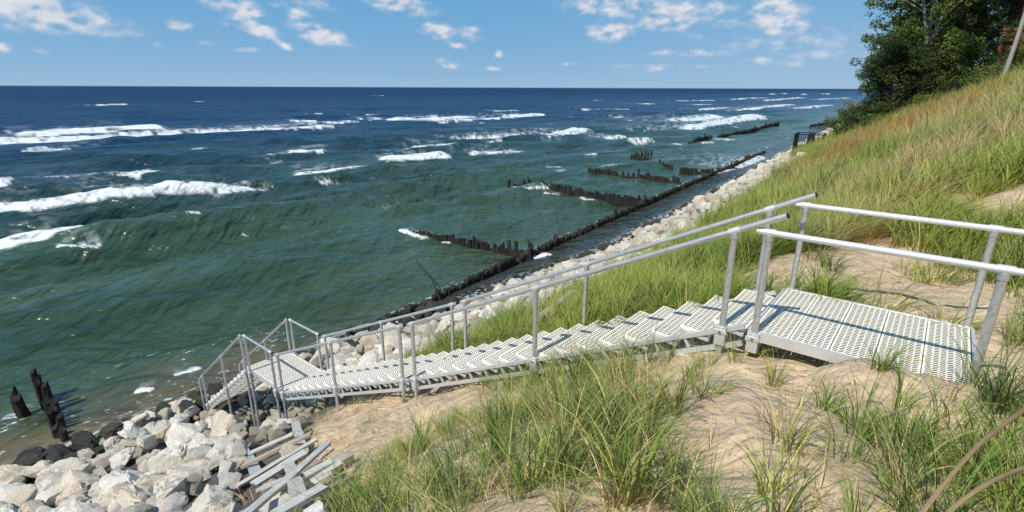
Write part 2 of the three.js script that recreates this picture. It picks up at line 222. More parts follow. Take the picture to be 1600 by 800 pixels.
  const lo = -64 * Math.PI / 180, hiA = 66 * Math.PI / 180, NA = 1050, radii = [];
  for (let d = 47; d > 0.55; d -= 0.058 * (d < 3 ? 0.6 : 1)) radii.push(EYE / Math.tan(d * Math.PI / 180));
  for (let q = EYE / Math.tan(0.55 * Math.PI / 180); q < 42000; q *= 1.13) radii.push(q);
  const uv1 = [];
  const NR = radii.length, N = NA * NR, pos = new Float32Array(N * 3), uv = new Float32Array(N * 2), col = new Float32Array(N * 3), idx = new Uint32Array((NA - 1) * (NR - 1) * 6);
  let o = 0;
  for (let j = 0; j < NR; j++) {
    const R = radii[j], dr = j ? R - radii[j - 1] : 0.02;
    const act = waves.filter((w) => w[4] > dr * 2.2), local = [];
    for (const b of breakers) { const cx = clamp(0, b.box[0], b.box[1]), cz = clamp(0, b.box[2], b.box[3]); const near = Math.hypot(cx, cz), far = Math.max(Math.hypot(b.box[0], b.box[2]), Math.hypot(b.box[1], b.box[2]), Math.hypot(b.box[0], b.box[3]), Math.hypot(b.box[1], b.box[3])); if (R >= near && R <= far) local.push(b); }
    for (let i = 0; i < NA; i++, o++) {
      const az = lo + (hiA - lo) * i / (NA - 1), x = Math.sin(az) * R, z = -Math.cos(az) * R, u = toU(x, z), v = toV(x, z), depth = v - toe(u);
      let y = 0; const warp = 1.2 * n2(x * 0.02, z * 0.02), grp = 0.75 + 0.5 * n2(x * 0.03 + 5, z * 0.03);
      const shoal = (v > 16.9 ? mix(0.3, 1, ss(17, 34, v)) : 0.14) * ss(-0.5, 2, depth);
      for (const w of act) { const s = Math.sin(w[0] * x + w[1] * z + w[3] + warp); y += w[2] * (w[4] > 8 ? (s + 0.22 * s * s * s - 0.1) : s); }
      y *= shoal * grp;
      let foam = 0;
      for (const b of local) {
        if (x < b.box[0] || x > b.box[1] || z < b.box[2] || z > b.box[3]) continue;
        let best = 1e9, sgn = 0, along = 0;
        for (let k = 0; k + 1 < b.p.length; k++) { const p = b.p[k], q = b.p[k + 1], ex = q.x - p.x, ez = q.z - p.z, L = Math.hypot(ex, ez), t = ((x - p.x) * ex + (z - p.z) * ez) / (L * L), tc = clamp(t); const dx = x - p.x - ex * tc, dz = z - p.z - ez * tc, d = Math.hypot(dx, dz); if (d < best) { best = d; along = (b.len[k] + tc * L) / b.total; sgn = (dx * ez - dz * ex) / L * b.side; } }
        const end = ss(0, 0.12, along) * ss(1, 0.88, along), rough = n2(x * 1.3 / (0.5 + b.wd * .5), z * 1.3 / (0.5 + b.wd * .5)), jag = b.wd * (1 + 0.35 * rough + 0.45 * n2(along * b.total * 0.5 / b.wd, 3.1)) * (0.25 + 0.75 * end);
        const q = sgn / (sgn > 0 ? b.wd * (1 + 0.30 * n2(along * b.total * 0.22 / b.wd, 7.7) + 0.12 * rough) * (0.25 + 0.75 * end) : jag), q2 = sgn / b.wd, out = Math.abs(best - Math.abs(sgn)) / jag;                                  // q > 0 lies shoreward
        const prof = q > 0 ? Math.exp(-q * q * 2.4) : Math.exp(-q * q * 0.35);
        y += b.h * 0.5 * prof * end * Math.exp(-out * out);
        const body = (q > 0 ? Math.exp(-Math.pow(q, 4) * 1.2) : Math.exp(-q * q * 1.5)) * Math.exp(-out * out * 3);
        let f = b.s * body * (0.35 + 0.65 * end);
        const fw = Math.pow(b.wd, .7), break_ = 0.38 + 1.5 * fbm2(along * b.total * 0.62 / fw + 5 + b.wd * 3, q2 * 1.5 + 3, 6);
        foam = Math.max(foam, ss(0.3, 0.75, f * (0.62 + 0.72 * break_)));
        if (q < 0.2) { const lace = fbm2(along * b.total * 0.34 / Math.pow(b.wd, .5) + 31 + b.wd * 9, q2 * 1.5 + along * b.total * .05, 6); foam = Math.max(foam, 0.9 * b.s * Math.exp(Math.min(0, q2) / (0.9 + b.tail * 1.5)) * ss(-0.04, 0.30, lace) * Math.exp(-out * out * 1.5) * ss(0, .15, along + .03) * ss(1.03, .85, along)); }
        if (foam > 0.2) y += 0.03 * b.h * rough * body;
      }
      // thin foam at the stones and along the piles
      if (R < 130) {
        const lap = Math.exp(-Math.pow((depth - 0.5) / 0.55, 2)) * ss(-0.08, 0.34, fbm2(u * 1.9, v * 2.6, 5) + 0.12 * n2(u * .5, 3)), pl = Math.exp(-Math.pow((v - 17.5) / 0.35, 2)) * ss(0.12, 0.45, fbm2(u * 0.9 + 8, v * 2, 4)) * ss(11, 14, u);
        foam = Math.max(foam, 0.8 * lap, 0.75 * pl);
        if (v > 18 && v < 24 && u < 12) foam = Math.max(foam, 0.85 * ss(0.47, 0.62, fbm2(u * 1.1, v * 5.2, 5) + 0.2 * n2(x * .3, z * .3) - .05) * ss(24, 21, v));
      }
      // colour of the water body, from sandy shallows through green to deep blue
      const patch = fbm2(u * 0.012 + 2, v * 0.03, 3), dv = v + 16 * patch;
      let c = [.037, .076, .049];
      const A = (t, q) => { c = c.map((k, i) => mix(k, q[i], t)); };
      A(ss(38, 75, dv + R * 0.12), [.017, .047, .057]); A(ss(70, 190, dv + R * 0.25), [.006, .033, .085]); A(ss(500, 3000, R), [.004, .032, .092]);
      A(ss(27, 17, v + 4 * patch) * 0.8 * ss(50, 20, u), [.048, .066, .030]);
      A(ss(5.8, 0.6, depth + 1.2 * n2(u * 0.35, v * .4)) * ss(14, 9, u) * 0.9, [.118, .096, .050]);
      if (v < 17.1) A(ss(17.2, 16.7, v) * ss(10, 14, u), [.036, .040, .030]);
      const bottom = ss(2.2, 0.2, depth) * 0.7 * ss(0.05, 0.3, fbm2(u * 1.5, v * 1.5, 3)); A(bottom, [.03, .028, .02]);
      { const st = fbm2((x * .78 - z * .63) * .045 + 3, (x * .63 + z * .78) * .16, 4); c = c.map((k, i) => k * (1 + [.55, .42, .5][i] * st)); A(clamp(.35 * fbm2((x * .78 - z * .63) * .02 + 9, (x * .63 + z * .78) * .07, 4)) * ss(700, 200, R), [.085, .115, .115]); }  // streaks and pale patches of sky sheen painted into the water colour
      A(foam, [.78, .80, .78]);
      pos[o * 3] = x; pos[o * 3 + 1] = y - (R * R) / (2 * 6.4e6) * 0; pos[o * 3 + 2] = z; uv[o * 2] = x; uv[o * 2 + 1] = -z; uv1.push(clamp((v - 20) / 600, 0.002, 0.998), .5); col.set(c, o * 3);
    }
  }
  let k = 0;
  for (let j = 0; j + 1 < NR; j++) for (let i = 0; i + 1 < NA; i++) { const a = j * NA + i; idx[k++] = a; idx[k++] = a + 1; idx[k++] = a + NA; idx[k++] = a + 1; idx[k++] = a + NA + 1; idx[k++] = a + NA; }
  const g = new THREE.BufferGeometry();
  g.setAttribute('position', new THREE.BufferAttribute(pos, 3)); g.setAttribute('uv', new THREE.BufferAttribute(uv, 2)); g.setAttribute('color', new THREE.BufferAttribute(col, 3)); g.setAttribute('uv1', new THREE.Float32BufferAttribute(uv1, 2)); g.setIndex(new THREE.BufferAttribute(idx, 1)); g.computeVertexNormals();
  // ripples: a tile of 32 m of short waves, as a normal map
  const T = 1024, TL = 32, hgt = new Float32Array(T * T), rip = rng(77);
  for (let w = 0; w < 64; w++) {
    const L = 0.22 * Math.pow(14, rip()), a = dir0 + (rip() - .5) * 2.0, kx = Math.round(Math.sin(a) * TL / L), ky = Math.round(Math.cos(a) * TL / L), ph = rip() * 6.3, A = 0.0052 * Math.pow(L, 0.9);
    const sx = new Float32Array(T), cx = new Float32Array(T); for (let i = 0; i < T; i++) { sx[i] = Math.sin(2 * Math.PI * kx * i / T + ph); cx[i] = Math.cos(2 * Math.PI * kx * i / T + ph); }
    for (let j = 0; j < T; j++) { const s = Math.sin(2 * Math.PI * ky * j / T) * A, c = Math.cos(2 * Math.PI * ky * j / T) * A; for (let i = 0; i < T; i++) hgt[j * T + i] += sx[i] * c + cx[i] * s; }
  }
  const nd = new Uint8Array(T * T * 4), st = TL / T * 2;
  for (let j = 0; j < T; j++) for (let i = 0; i < T; i++) { const hx = (hgt[j * T + (i + 1) % T] - hgt[j * T + (i + T - 1) % T]) / st, hy = (hgt[((j + 1) % T) * T + i] - hgt[((j + T - 1) % T) * T + i]) / st, q = 1 / Math.hypot(hx, hy, 1), p = (j * T + i) * 4; nd[p] = (-hx * q * .5 + .5) * 255; nd[p + 1] = (-hy * q * .5 + .5) * 255; nd[p + 2] = (q * .5 + .5) * 255; nd[p + 3] = 255; }
  const nm = new THREE.DataTexture(nd, T, T); nm.wrapS = nm.wrapT = THREE.RepeatWrapping; nm.magFilter = THREE.LinearFilter; nm.minFilter = THREE.LinearMipmapLinearFilter; nm.generateMipmaps = true; nm.repeat.set(1 / TL, 1 / TL); nm.needsUpdate = true;
  const rm = tex(256, grey((a) => mix(.15, .62, Math.pow(a, .45))), false); rm.wrapS = rm.wrapT = THREE.ClampToEdgeWrapping; rm.channel = 1;
  const water = new THREE.MeshPhysicalMaterial({ vertexColors: true, roughness: 1, roughnessMap: rm, ior: 1.33, specularIntensity: 0.7, normalMap: nm, normalScale: new THREE.Vector2(1.7, 1.7) });
  tag(part('lake_water', g, water, scene), 'wind-blown green and blue lake with white breaking waves', null, null, 'structure');
}

// ---------------------------------------------------------------- stones
function uvBox(g, s = 1) { const p = g.attributes.position, n = g.attributes.normal, a = new Float32Array(p.count * 2); for (let i = 0; i < p.count; i++) { const x = Math.abs(n.getX(i)), y = Math.abs(n.getY(i)), z = Math.abs(n.getZ(i)); if (y >= x && y >= z) { a[i * 2] = p.getX(i) * s; a[i * 2 + 1] = p.getZ(i) * s; } else if (x >= z) { a[i * 2] = p.getZ(i) * s; a[i * 2 + 1] = p.getY(i) * s; } else { a[i * 2] = p.getX(i) * s; a[i * 2 + 1] = p.getY(i) * s; } } g.setAttribute('uv', new THREE.BufferAttribute(a, 2)); return g; }
function rockGeo(seed, levels, sx, sy, sz) {
  const r = rng(seed), pts = [];
  for (let i = 0; i < 13; i++) { const t = r() * 6.283, c = r() * 2 - 1, q = Math.sqrt(1 - c * c), k = 0.82 + 0.3 * r(); pts.push(V3(Math.cos(t) * q * k * sx, c * k * sy, Math.sin(t) * q * k * sz)); }
  let tri = []; { const p = new ConvexGeometry(pts).attributes.position; for (let i = 0; i < p.count; i++) tri.push(V3().fromBufferAttribute(p, i)); }
  for (let l = 0; l < levels; l++) { const t = []; for (let i = 0; i < tri.length; i += 3) { const [a, b, c] = [tri[i], tri[i + 1], tri[i + 2]], m = (p, q) => p.clone().add(q).multiplyScalar(.5), ab = m(a, b), bc = m(b, c), ca = m(c, a); t.push(a, ab, ca, ab, b, bc, ca, bc, c, ab, bc, ca); } tri = t; }
  const pos = []; for (const p of tri) { const d = 1 - 0.46 * Math.max(0, p.length() - 0.80) + 0.16 * fbm3(p.x * 1.5 + seed, p.y * 1.5, p.z * 1.5, 3) - 0.07 * Math.pow(1 - Math.abs(n3(p.x * 2.1 + 5, p.y * 2.1 + seed, p.z * 2.1)), 4) + 0.025 * n3(p.x * 7, p.y * 7 + seed, p.z * 7); pos.push(p.x * d, p.y * d, p.z * d); }
  let g = new THREE.BufferGeometry(); g.setAttribute('position', new THREE.Float32BufferAttribute(pos, 3)); g = toCreasedNormals(g, 0.8); return uvBox(g, 0.7);
}
const rockNear = Array.from({ length: 14 }, (_, i) => rockGeo(100 + i, 3, 1 + 0.25 * (i % 3), 0.62 + 0.1 * (i % 4), 0.8 + 0.08 * (i % 2)));
const rockFar = Array.from({ length: 9 }, (_, i) => rockGeo(200 + i, 2, 1 + .2 * (i % 3), 0.55 + .15 * (i % 3), 0.75 + .1 * (i % 2)));
const rockLow = Array.from({ length: 9 }, (_, i) => rockGeo(260 + i, 1, 1 + .2 * (i % 3), 0.55 + .15 * (i % 3), 0.75 + .1 * (i % 2)));
const project = (p) => { const y = p.y - EYE, f = -p.z, cz = f * CP - y * SP, cy = f * SP + y * CP; return [800 + F * p.x / cz, 400 - F * cy / cz, cz]; };
{
  const r = rng(31), list = [], stairSpot = (u, v) => { const s = 0.998 * (v - 0.727), off = u - (5.13 + 0.072 * s); return { s, on: off > -0.12 && off < 1.36 }; };
  const add = (u, v, s, lift, wet) => { const x = toX(u, v), z = toZ(u, v); list.push({ u, v, x, z, y: ground(u, v) + lift * s, s, wet, m: Math.floor(r() * 6), g: Math.floor(r() * 14), rot: [(r() - .5) * .9, r() * 6.283, (r() - .5) * .9 + .15] }); };
  for (let u = -4; u < 13; u += 0.52) for (let v = 3.8; v < 18.4; v += 0.50) { // large stones on the near slope
    const a = u + (r() - .5) * .4, b = v + (r() - .5) * .4, t = toe(a); if (b < rockTop(a) + .15 || b > t + 0.25) { r(); continue; }
    if (b < 9.6 && a > 4.9 && a < 6.9) continue; const q = stairSpot(a, b); if (q.on && q.s > 9.5) continue; const pp = project(V3(toX(a, b), ground(a, b), toZ(a, b))); if (pp[0] > 385 && pp[0] < 530 && pp[1] > 680) continue;
    add(a, b, (0.23 + 0.19 * r() + (r() < .15 ? .20 : 0)) * mix(.64, 1.05, ss(6, 14, b)), 0.25 + .3 * r(), false);
  }
  for (let i = 0; i < 420; i++) { const a = -4 + 17 * r(), b = rockTop(a) + .1 + r() * (toe(a) - rockTop(a)); add(a, b, 0.12 + 0.12 * r(), 0.9, false); }
  for (let i = 0; i < 210; i++) { const a = -6 + 26 * r(), b = toe(a) - .5 + 1.7 * r() * r() + .1; add(a, b, 0.20 + 0.24 * r(), b > toe(a) ? .62 : .3, true); }
  for (let u = 13; u < 120;) { const st = u < 40 ? 0.50 : 0.72; for (let v = 3.9; v < 14.6; v += st * .9) { const a = u + (r() - .5) * .5, b = v + (r() - .5) * .45, t = toe(a); if (b < rockTop(a) || b > t + .5) continue; add(a, b, (0.20 + 0.22 * r() + (r() < .12 ? .18 : 0)) * (st / .5) ** .6, 0.25 + .3 * r(), b > t - .35); } u += st; }
  for (const k of list) { k.q = project(V3(k.x, k.y, k.z)); k.size = k.s / k.q[2]; k.in = k.q[0] > -40 && k.q[0] < 1640 && k.q[1] < 840 && k.q[2] > 0; }
  const order = list.filter((k) => k.in).sort((a, b) => b.size - a.size), single = new Set(order.slice(0, 290));
  const mk = (k, geos) => { const m = new THREE.Matrix4().compose(V3(k.x, k.y, k.z), new THREE.Quaternion().setFromEuler(new THREE.Euler(...k.rot)), V3(k.s, k.s, k.s)); return geos[k.g % geos.length].clone().applyMatrix4(m); };
  const zone = (k) => {
    const [px, py] = k.q, side = k.s > .5 ? 'big' : k.s > .36 ? 'middling' : 'small', tone = ['cream', 'whitish', 'buff', 'tan', 'greyish', 'white'][k.m];
    let where;
    if (k.wet) where = px < 130 ? 'at the water line left of the old piles' : px < 320 ? 'at the water line below the bottom stair flight' : 'at the water line beyond the stairs';
    else if (px < 130) where = 'in the corner of the heap at the far left bottom';
    else if (px < 250) where = py > 735 ? 'at the bottom edge of the heap left of the plank pile' : 'near the old piles in the left heap';
    else if (px < 390) where = py > 735 ? 'at the left foot of the plank pile' : py > 680 ? 'between the plank pile and the mossy stones' : 'just below the bottom stair flight';
    else if (py > 690) where = 'under and around the plank pile';
    else if (px < 540 && py > 590) where = 'below the lower landing, above the plank pile';
    else if (px < 560) where = 'between the lower landing and the water';
    else if (px < 740) where = 'behind the middle stair flight';
    else if (px < 920) where = 'behind the handrail of the upper stair flight';
    else where = 'in the bank past the upper handrail, towards the viewing deck';
    return [`${side} ${k.wet ? 'dark wet stone' : tone + ' limestone boulder'} ${where}`, `${side} ${k.wet ? 'wet stones' : tone + ' boulders'} ${where}`];
  };
  let first = {};
  for (const k of order.slice(0, 290)) {
    const o = part('boulder', rockNear[k.g], (k.wet ? WETM[k.m % 4] : ROCKM[k.m]), scene); o.position.set(k.x, k.y, k.z); o.rotation.set(...k.rot); o.scale.setScalar(k.s);
    const [l, g] = zone(k), list2 = (first[g] ??= []); list2.push(o); tag(o, l, 'rock', g);
  }
  for (const g in first) if (first[g].length === 1) delete first[g][0].userData.group;
  const rest = list.filter((k) => !single.has(k)), geos = rest.map((k) => { const g = mk(k, k.u < 26 && k.in ? rockFar : rockLow), c = k.wet ? [.07, .065, .05] : [[.78, .71, .58], [.80, .74, .62], [.70, .61, .47], [.72, .63, .48], [.62, .56, .46], [.82, .76, .65]][k.m], a = new Float32Array(g.attributes.position.count * 3); for (let i = 0; i < a.length; i += 3) a.set(c, i); g.setAttribute('color', new THREE.BufferAttribute(a, 3)); return g; });
  tag(part('riprap_stones', mergeGeometries(geos), std({ vertexColors: true, roughness: 0.9, map: stoneMap, bumpMap: stoneBump, bumpScale: 0.04 }), scene), 'bank of pale riprap stones running along the shore into the distance', 'riprap', null, 'stuff');
  // stones of their own at the water
  for (const [px, py, s, m, l] of [[268, 650, .36, 2, 'round green mossy stone in the water beside the foot of the stairs'], [172, 678, .40, 2, 'low dark green mossy stone awash left of the pale boulders'], [218, 679, .26, 0, 'small black wet stone at the water edge of the pale boulders'], [120, 700, .42, 3, 'brown and yellow-green mossy stone at the foot of the old piles'], [45, 742, .4, 3, 'yellow-green mossy stone at the left edge of the water line'], [150, 706, .36, 2, 'dark mossy stone between the old piles and the pale boulders'], [230, 730, .0, 0, '']]) { if (!s) continue; const p = at(px, py, 0.05); const o = part('wet_rock', rockNear[(px | 0) % 14], WETM[m], scene); o.position.set(p.x, 0.02, p.z); o.rotation.set(.1, px, .1); o.scale.set(s * 1.15, s * .75, s); tag(o, l, 'rock'); }
}

// ---------------------------------------------------------------- aluminium stairs
const box = (w, h, d, x = 0, y = 0, z = 0) => new THREE.BoxGeometry(w, h, d).translate(x, y, z);
function bar(a, b, rad, seg = 12) { const d = b.clone().sub(a), g = new THREE.CylinderGeometry(rad, rad, d.length(), seg); g.applyQuaternion(new THREE.Quaternion().setFromUnitVectors(V3(0, 1, 0), d.clone().normalize())); const m = a.clone().add(b).multiplyScalar(.5); return g.translate(m.x, m.y, m.z); }
function beam(a, b, w, h) { const d = b.clone().sub(a), L = d.length(), ang = Math.atan2(d.y, d.x); return new THREE.BoxGeometry(L, h, w).rotateZ(ang).translate((a.x + b.x) / 2, (a.y + b.y) / 2, (a.z + b.z) / 2); }
const TURN = Math.PI - Math.atan2(0.631, 0.776);                       // local x runs down the stairs, local z to their far side
const O = V3(2.352, 0, -4.619), D = V3(-0.776, 0, -0.631), NZ = V3(0.631, 0, -0.776);
const WST = 1.196, WPL = 1.52;
const stairPos = (s, y) => [O.x + D.x * s, y, O.z + D.z * s];
const groundAtStair = (s, z) => gxz(O.x + D.x * s + NZ.x * z, O.z + D.z * s + NZ.z * z);
function panelGeo(L) { // grating panel: 0.292 m by L, one slanted slot in every cell, so that the slots zigzag
  const W = 0.292, T = 0.024, nx = 6, ny = Math.floor((L - 0.04) / 0.0395), px = (W - 0.02) / nx, py = (L - 0.04) / ny, hl = 0.0222, hw = 0.0086, col = [], pos = [], nor = [];
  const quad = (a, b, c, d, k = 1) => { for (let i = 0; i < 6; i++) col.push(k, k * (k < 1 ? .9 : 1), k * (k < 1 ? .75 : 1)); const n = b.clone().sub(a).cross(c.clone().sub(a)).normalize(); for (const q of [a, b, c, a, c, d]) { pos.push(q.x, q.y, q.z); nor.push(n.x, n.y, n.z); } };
  const slab = (x0, x1, z0, z1) => { quad(V3(x0, 0, z0), V3(x0, 0, z1), V3(x1, 0, z1), V3(x1, 0, z0)); quad(V3(x0, -T, z0), V3(x1, -T, z0), V3(x1, -T, z1), V3(x0, -T, z1)); };
  for (let j = 0; j < ny; j++) for (let i = 0; i < nx; i++) {
    const cx = -W / 2 + 0.01 + px * (i + .5), cz = 0.02 + py * (j + .5), a = (i % 2 ? 1 : -1) * 0.62, c = Math.cos(a), q = Math.sin(a);
    let o = [[-px / 2, -py / 2], [px / 2, -py / 2], [px / 2, py / 2], [-px / 2, py / 2]], h = [[-hl, -hw], [hl, -hw], [hl, hw], [-hl, hw]].map(([m, n]) => [m * c - n * q, m * q + n * c]).sort((m, n) => Math.atan2(m[1], m[0]) - Math.atan2(n[1], n[0]));
    h = [0, 1, 2, 3].map((k) => h[k]);                                       // both go round from the lower left
    if (a < 0) h.unshift(h.pop());
    for (let k = 0; k < 4; k++) { const k2 = (k + 1) % 4, O1 = o[k], O2 = o[k2], H1 = h[k], H2 = h[k2], v = (p, y) => V3(cx + p[0], y, cz + p[1]); quad(v(O1, 0), v(H1, 0), v(H2, 0), v(O2, 0)); quad(v(O1, -T), v(O2, -T), v(H2, -T), v(H1, -T), .3); quad(v(H1, 0), v(H1, -T), v(H2, -T), v(H2, 0), .10); }  // slot walls and underside coloured dark to stand for shade in the slots
  }
  slab(-W / 2, -W / 2 + .01, 0, L); slab(W / 2 - .01, W / 2, 0, L); slab(-W / 2 + .01, W / 2 - .01, 0, .02); slab(-W / 2 + .01, W / 2 - .01, L - .02, L);
  for (const [x0, z0, x1, z1] of [[-W / 2, 0, W / 2, 0], [W / 2, 0, W / 2, L], [W / 2, L, -W / 2, L], [-W / 2, L, -W / 2, 0]]) quad(V3(x0, 0, z0), V3(x1, 0, z1), V3(x1, -T, z1), V3(x0, -T, z0));
  const g = new THREE.BufferGeometry(); g.setAttribute('position', new THREE.Float32BufferAttribute(pos, 3)); g.setAttribute('normal', new THREE.Float32BufferAttribute(nor, 3)); g.setAttribute('color', new THREE.Float32BufferAttribute(col, 3)); return uvBox(g, 1);
}
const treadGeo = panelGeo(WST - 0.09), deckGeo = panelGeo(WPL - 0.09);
const PR = 0.031, RR = 0.029;
function post(parent, x, y0, z, h, leg, side, mat = M.alu) { // y0 is the deck, local
  const p = part('post', bar(V3(x, y0 - leg, z), V3(x, y0 + h - 0.02, z), PR), mat, parent);
  part('sleeve', mergeGeometries([box(0.10, 0.19, 0.095, x, y0 - 0.10, z), box(0.13, 0.035, 0.012, x, y0 - 0.05, z - side * 0.052)]), M.bracket, p);
  part('bolt', mergeGeometries([bar(V3(x, y0 - 0.045, z - 0.075), V3(x, y0 - 0.045, z + 0.075), 0.012, 8), bar(V3(x - 0.07, y0 - 0.10, z), V3(x + 0.07, y0 - 0.10, z), 0.011, 8)]), M.bolt, p);
  part('tee_fitting', bar(V3(x, y0 + h - 0.075, z), V3(x, y0 + h - 0.02, z), PR + 0.006), M.alu, p);
  return p;
}
function rail(parent, a, b, mat = M.railWhite, caps = M.black, postsAt = []) {
  const r = part('handrail', bar(a, b, RR, 16), mat, parent), d = b.clone().sub(a).normalize();
  for (const e of [[a, -1], [b, 1]]) part('end_cap', bar(e[0].clone().addScaledVector(d, e[1] * -0.004), e[0].clone().addScaledVector(d, e[1] * 0.012), RR * 0.93, 14), caps, r);
  for (const t of postsAt) { const c = a.clone().lerp(b, t); part('rail_collar', bar(c.clone().addScaledVector(d, -0.05), c.clone().addScaledVector(d, 0.05), RR + 0.008, 14), M.bracket, r); }
}
{ // upper platform, s from -1.62 to 0.1
  const y = 7.75, t = thing('walkway_platform', 'perforated beige walkway platform with white handrails at top of the stairs', 'platform', stairPos(0, y), TURN);
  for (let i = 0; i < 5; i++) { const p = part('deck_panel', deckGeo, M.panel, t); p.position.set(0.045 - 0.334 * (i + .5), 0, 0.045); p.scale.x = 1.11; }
  for (const z of [0.030, WPL - 0.030]) part('side_frame', box(1.70, 0.10, 0.028, -0.795, -0.045, z), M.bracket, t);
  for (const x of [0.062, -1.645]) part('end_frame', box(0.028, 0.10, WPL - 0.10, x, -0.05, WPL / 2), M.bracket, t);
  part('cross_beam', mergeGeometries([0.3, 0.75, 1.2].map((k) => box(1.62, 0.05, 0.05, -0.795, -0.06, k * WPL / 1.52))), M.aluDull, t);
  for (const [z, sd] of [[0, 1], [WPL, -1]]) {
    post(t, 0, 0, z, 1.0, 0.2, sd); post(t, -1.60, 0, z, 1.0, 0.2, sd);
    rail(t, V3(0.10, 1.0, z), V3(-1.80, 1.0, z), M.railWhite, M.bracket, [0.053, 0.895]);
  }
}
function flight(name, label, s0, s1, y0, y1, n, posts, rails) { // y0, y1 the line of the treads at both ends
  const t = thing(name, label, 'stairs', stairPos(s0, y0), TURN), m = (y1 - y0) / (s1 - s0), X = (s) => s - s0, Y = (s) => (s - s0) * m, run = (s1 - s0) / n;
  for (let i = 0; i < n; i++) {
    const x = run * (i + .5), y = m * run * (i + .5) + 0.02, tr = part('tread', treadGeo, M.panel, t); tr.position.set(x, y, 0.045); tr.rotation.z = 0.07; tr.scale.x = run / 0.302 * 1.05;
for (const z of [0.022, WST - 0.022]) { part('tread_bracket', beam(V3(x - run * .5, y - .055, z), V3(x + run * .42, y - .035, z), 0.03, 0.035), M.bracket, t); part('tread_strut', beam(V3(x + run * .40, y - .055, z), V3(x + run * .1, y - .2, z), 0.026, 0.03), M.bracket, t); }
  }
  for (const z of [0.012, WST - 0.012]) for (const [dy, h] of [[-0.02, 0.045], [-0.20, 0.05]]) part('stringer', beam(V3(0, dy, z), V3(s1 - s0, Y(s1) + dy, z), 0.035, h), M.bracket, t);
  for (const [s, sides] of posts) for (const sd of sides) { const z = sd ? WST + 0.02 : -0.02, leg = clamp(Y(s) + y0 - groundAtStair(s, z) + 0.12, 0.2, 2.2); post(t, X(s), Y(s) + 0.04, z, 0.98, leg, sd ? -1 : 1); }
  for (const [sa, sb, sides] of rails) for (const sd of sides) { const z = sd ? WST + 0.02 : -0.02; rail(t, V3(X(sa), Y(sa) + 1.02, z), V3(X(sb), Y(sb) + 1.02, z), M.alu, M.black, posts.filter((p) => p[1].includes(sd)).map((p) => (p[0] - sa) / (sb - sa))); }
  return t;
}
flight('stair_flight', 'upper flight of beige perforated stairs with aluminium handrails below the platform', 0.10, 5.24, 7.80, 5.24, 16, [[0.30, [0, 1]], [2.62, [0, 1]], [5.12, [0, 1]]], [[-0.12, 5.22, [0, 1]]]);
flight('stair_flight', 'middle flight of beige perforated stairs leading to the lower landing', 5.33, 10.2, 5.20, 2.97, 15, [[5.46, [0, 1]], [7.68, [0, 1]], [10.06, [0, 1]]], [[5.32, 10.2, [0, 1]]]);
{
  const y = 3.0, t = thing('stair_landing', 'square beige landing with two short handrails above the boulders', 'landing', stairPos(10.3, y), TURN);
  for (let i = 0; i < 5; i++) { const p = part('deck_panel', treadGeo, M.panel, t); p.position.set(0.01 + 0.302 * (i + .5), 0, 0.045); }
  for (const z of [0.03, WST - 0.03]) part('side_frame', box(1.52, 0.10, 0.028, 0.76, -0.045, z), M.bracket, t);
  for (const x of [0, 1.53]) part('end_frame', box(0.028, 0.10, WST - 0.1, x, -0.05, WST / 2), M.bracket, t);
  for (const [z, sd] of [[-0.02, 1], [WST + 0.02, -1]]) { for (const x of [0.1, 1.42]) post(t, x, 0, z, 1.0, clamp(y - groundAtStair(10.3 + x, z) + .1, .2, 2.5), sd); rail(t, V3(0.02, 1.0, z), V3(1.50, 1.0, z), M.alu, M.black, [.06, .94]); }
}
{
  const t = flight('stair_flight', 'steep bottom flight of aluminium stairs going down into the lake', 11.88, 15.45, 2.98, 0.38, 12, [[11.98, [0, 1]], [13.5, [0, 1]], [15.3, [0, 1]]], [[11.86, 15.32, [0, 1]]]);
  for (const z of [-0.02, WST + 0.02]) { const x = 3.75, y = -2.75; part('end_rail', mergeGeometries([bar(V3(3.44, -1.50, z), V3(x, -1.72, z), 0.026), bar(V3(x, -1.72, z), V3(x + .02, y - .4, z), 0.028)]), M.aluDull, t); }
}

// ---------------------------------------------------------------- old timber piles in the lake
function pileGeo(seed) { const r = rng(seed), g = new THREE.CylinderGeometry(0.46, 0.54, 1, 9, 5), p = g.attributes.position, top = r() * 6.3; for (let i = 0; i < p.count; i++) { const x = p.getX(i), y = p.getY(i), z = p.getZ(i), k = 1 + 0.28 * n3(x * 2 + seed, y * 2, z * 2) - (y > .4 ? 0.15 * r() * 0.5 : 0); let yy = y; if (y > 0.4) yy += 0.10 * (x * Math.cos(top) + z * Math.sin(top)) + 0.05 * n2(x * 5 + seed, z * 5); p.setXYZ(i, x * k, yy + .5, z * k); } return toCreasedNormals(g.toNonIndexed(), 0.6); }
const piles = Array.from({ length: 8 }, (_, i) => pileGeo(300 + i));
function pile(parent, x, z, h, w, d, r, yaw) { const m = part('pile', piles[Math.floor(r() * 8)], r() < .62 ? M.pile : M.pileBrown, parent); m.position.set(x, -0.9, z); m.scale.set(w, h + 0.9, d); m.rotation.set((r() - .5) * .10, yaw + (r() - .5) * .3, (r() - .5) * .10); return m; }
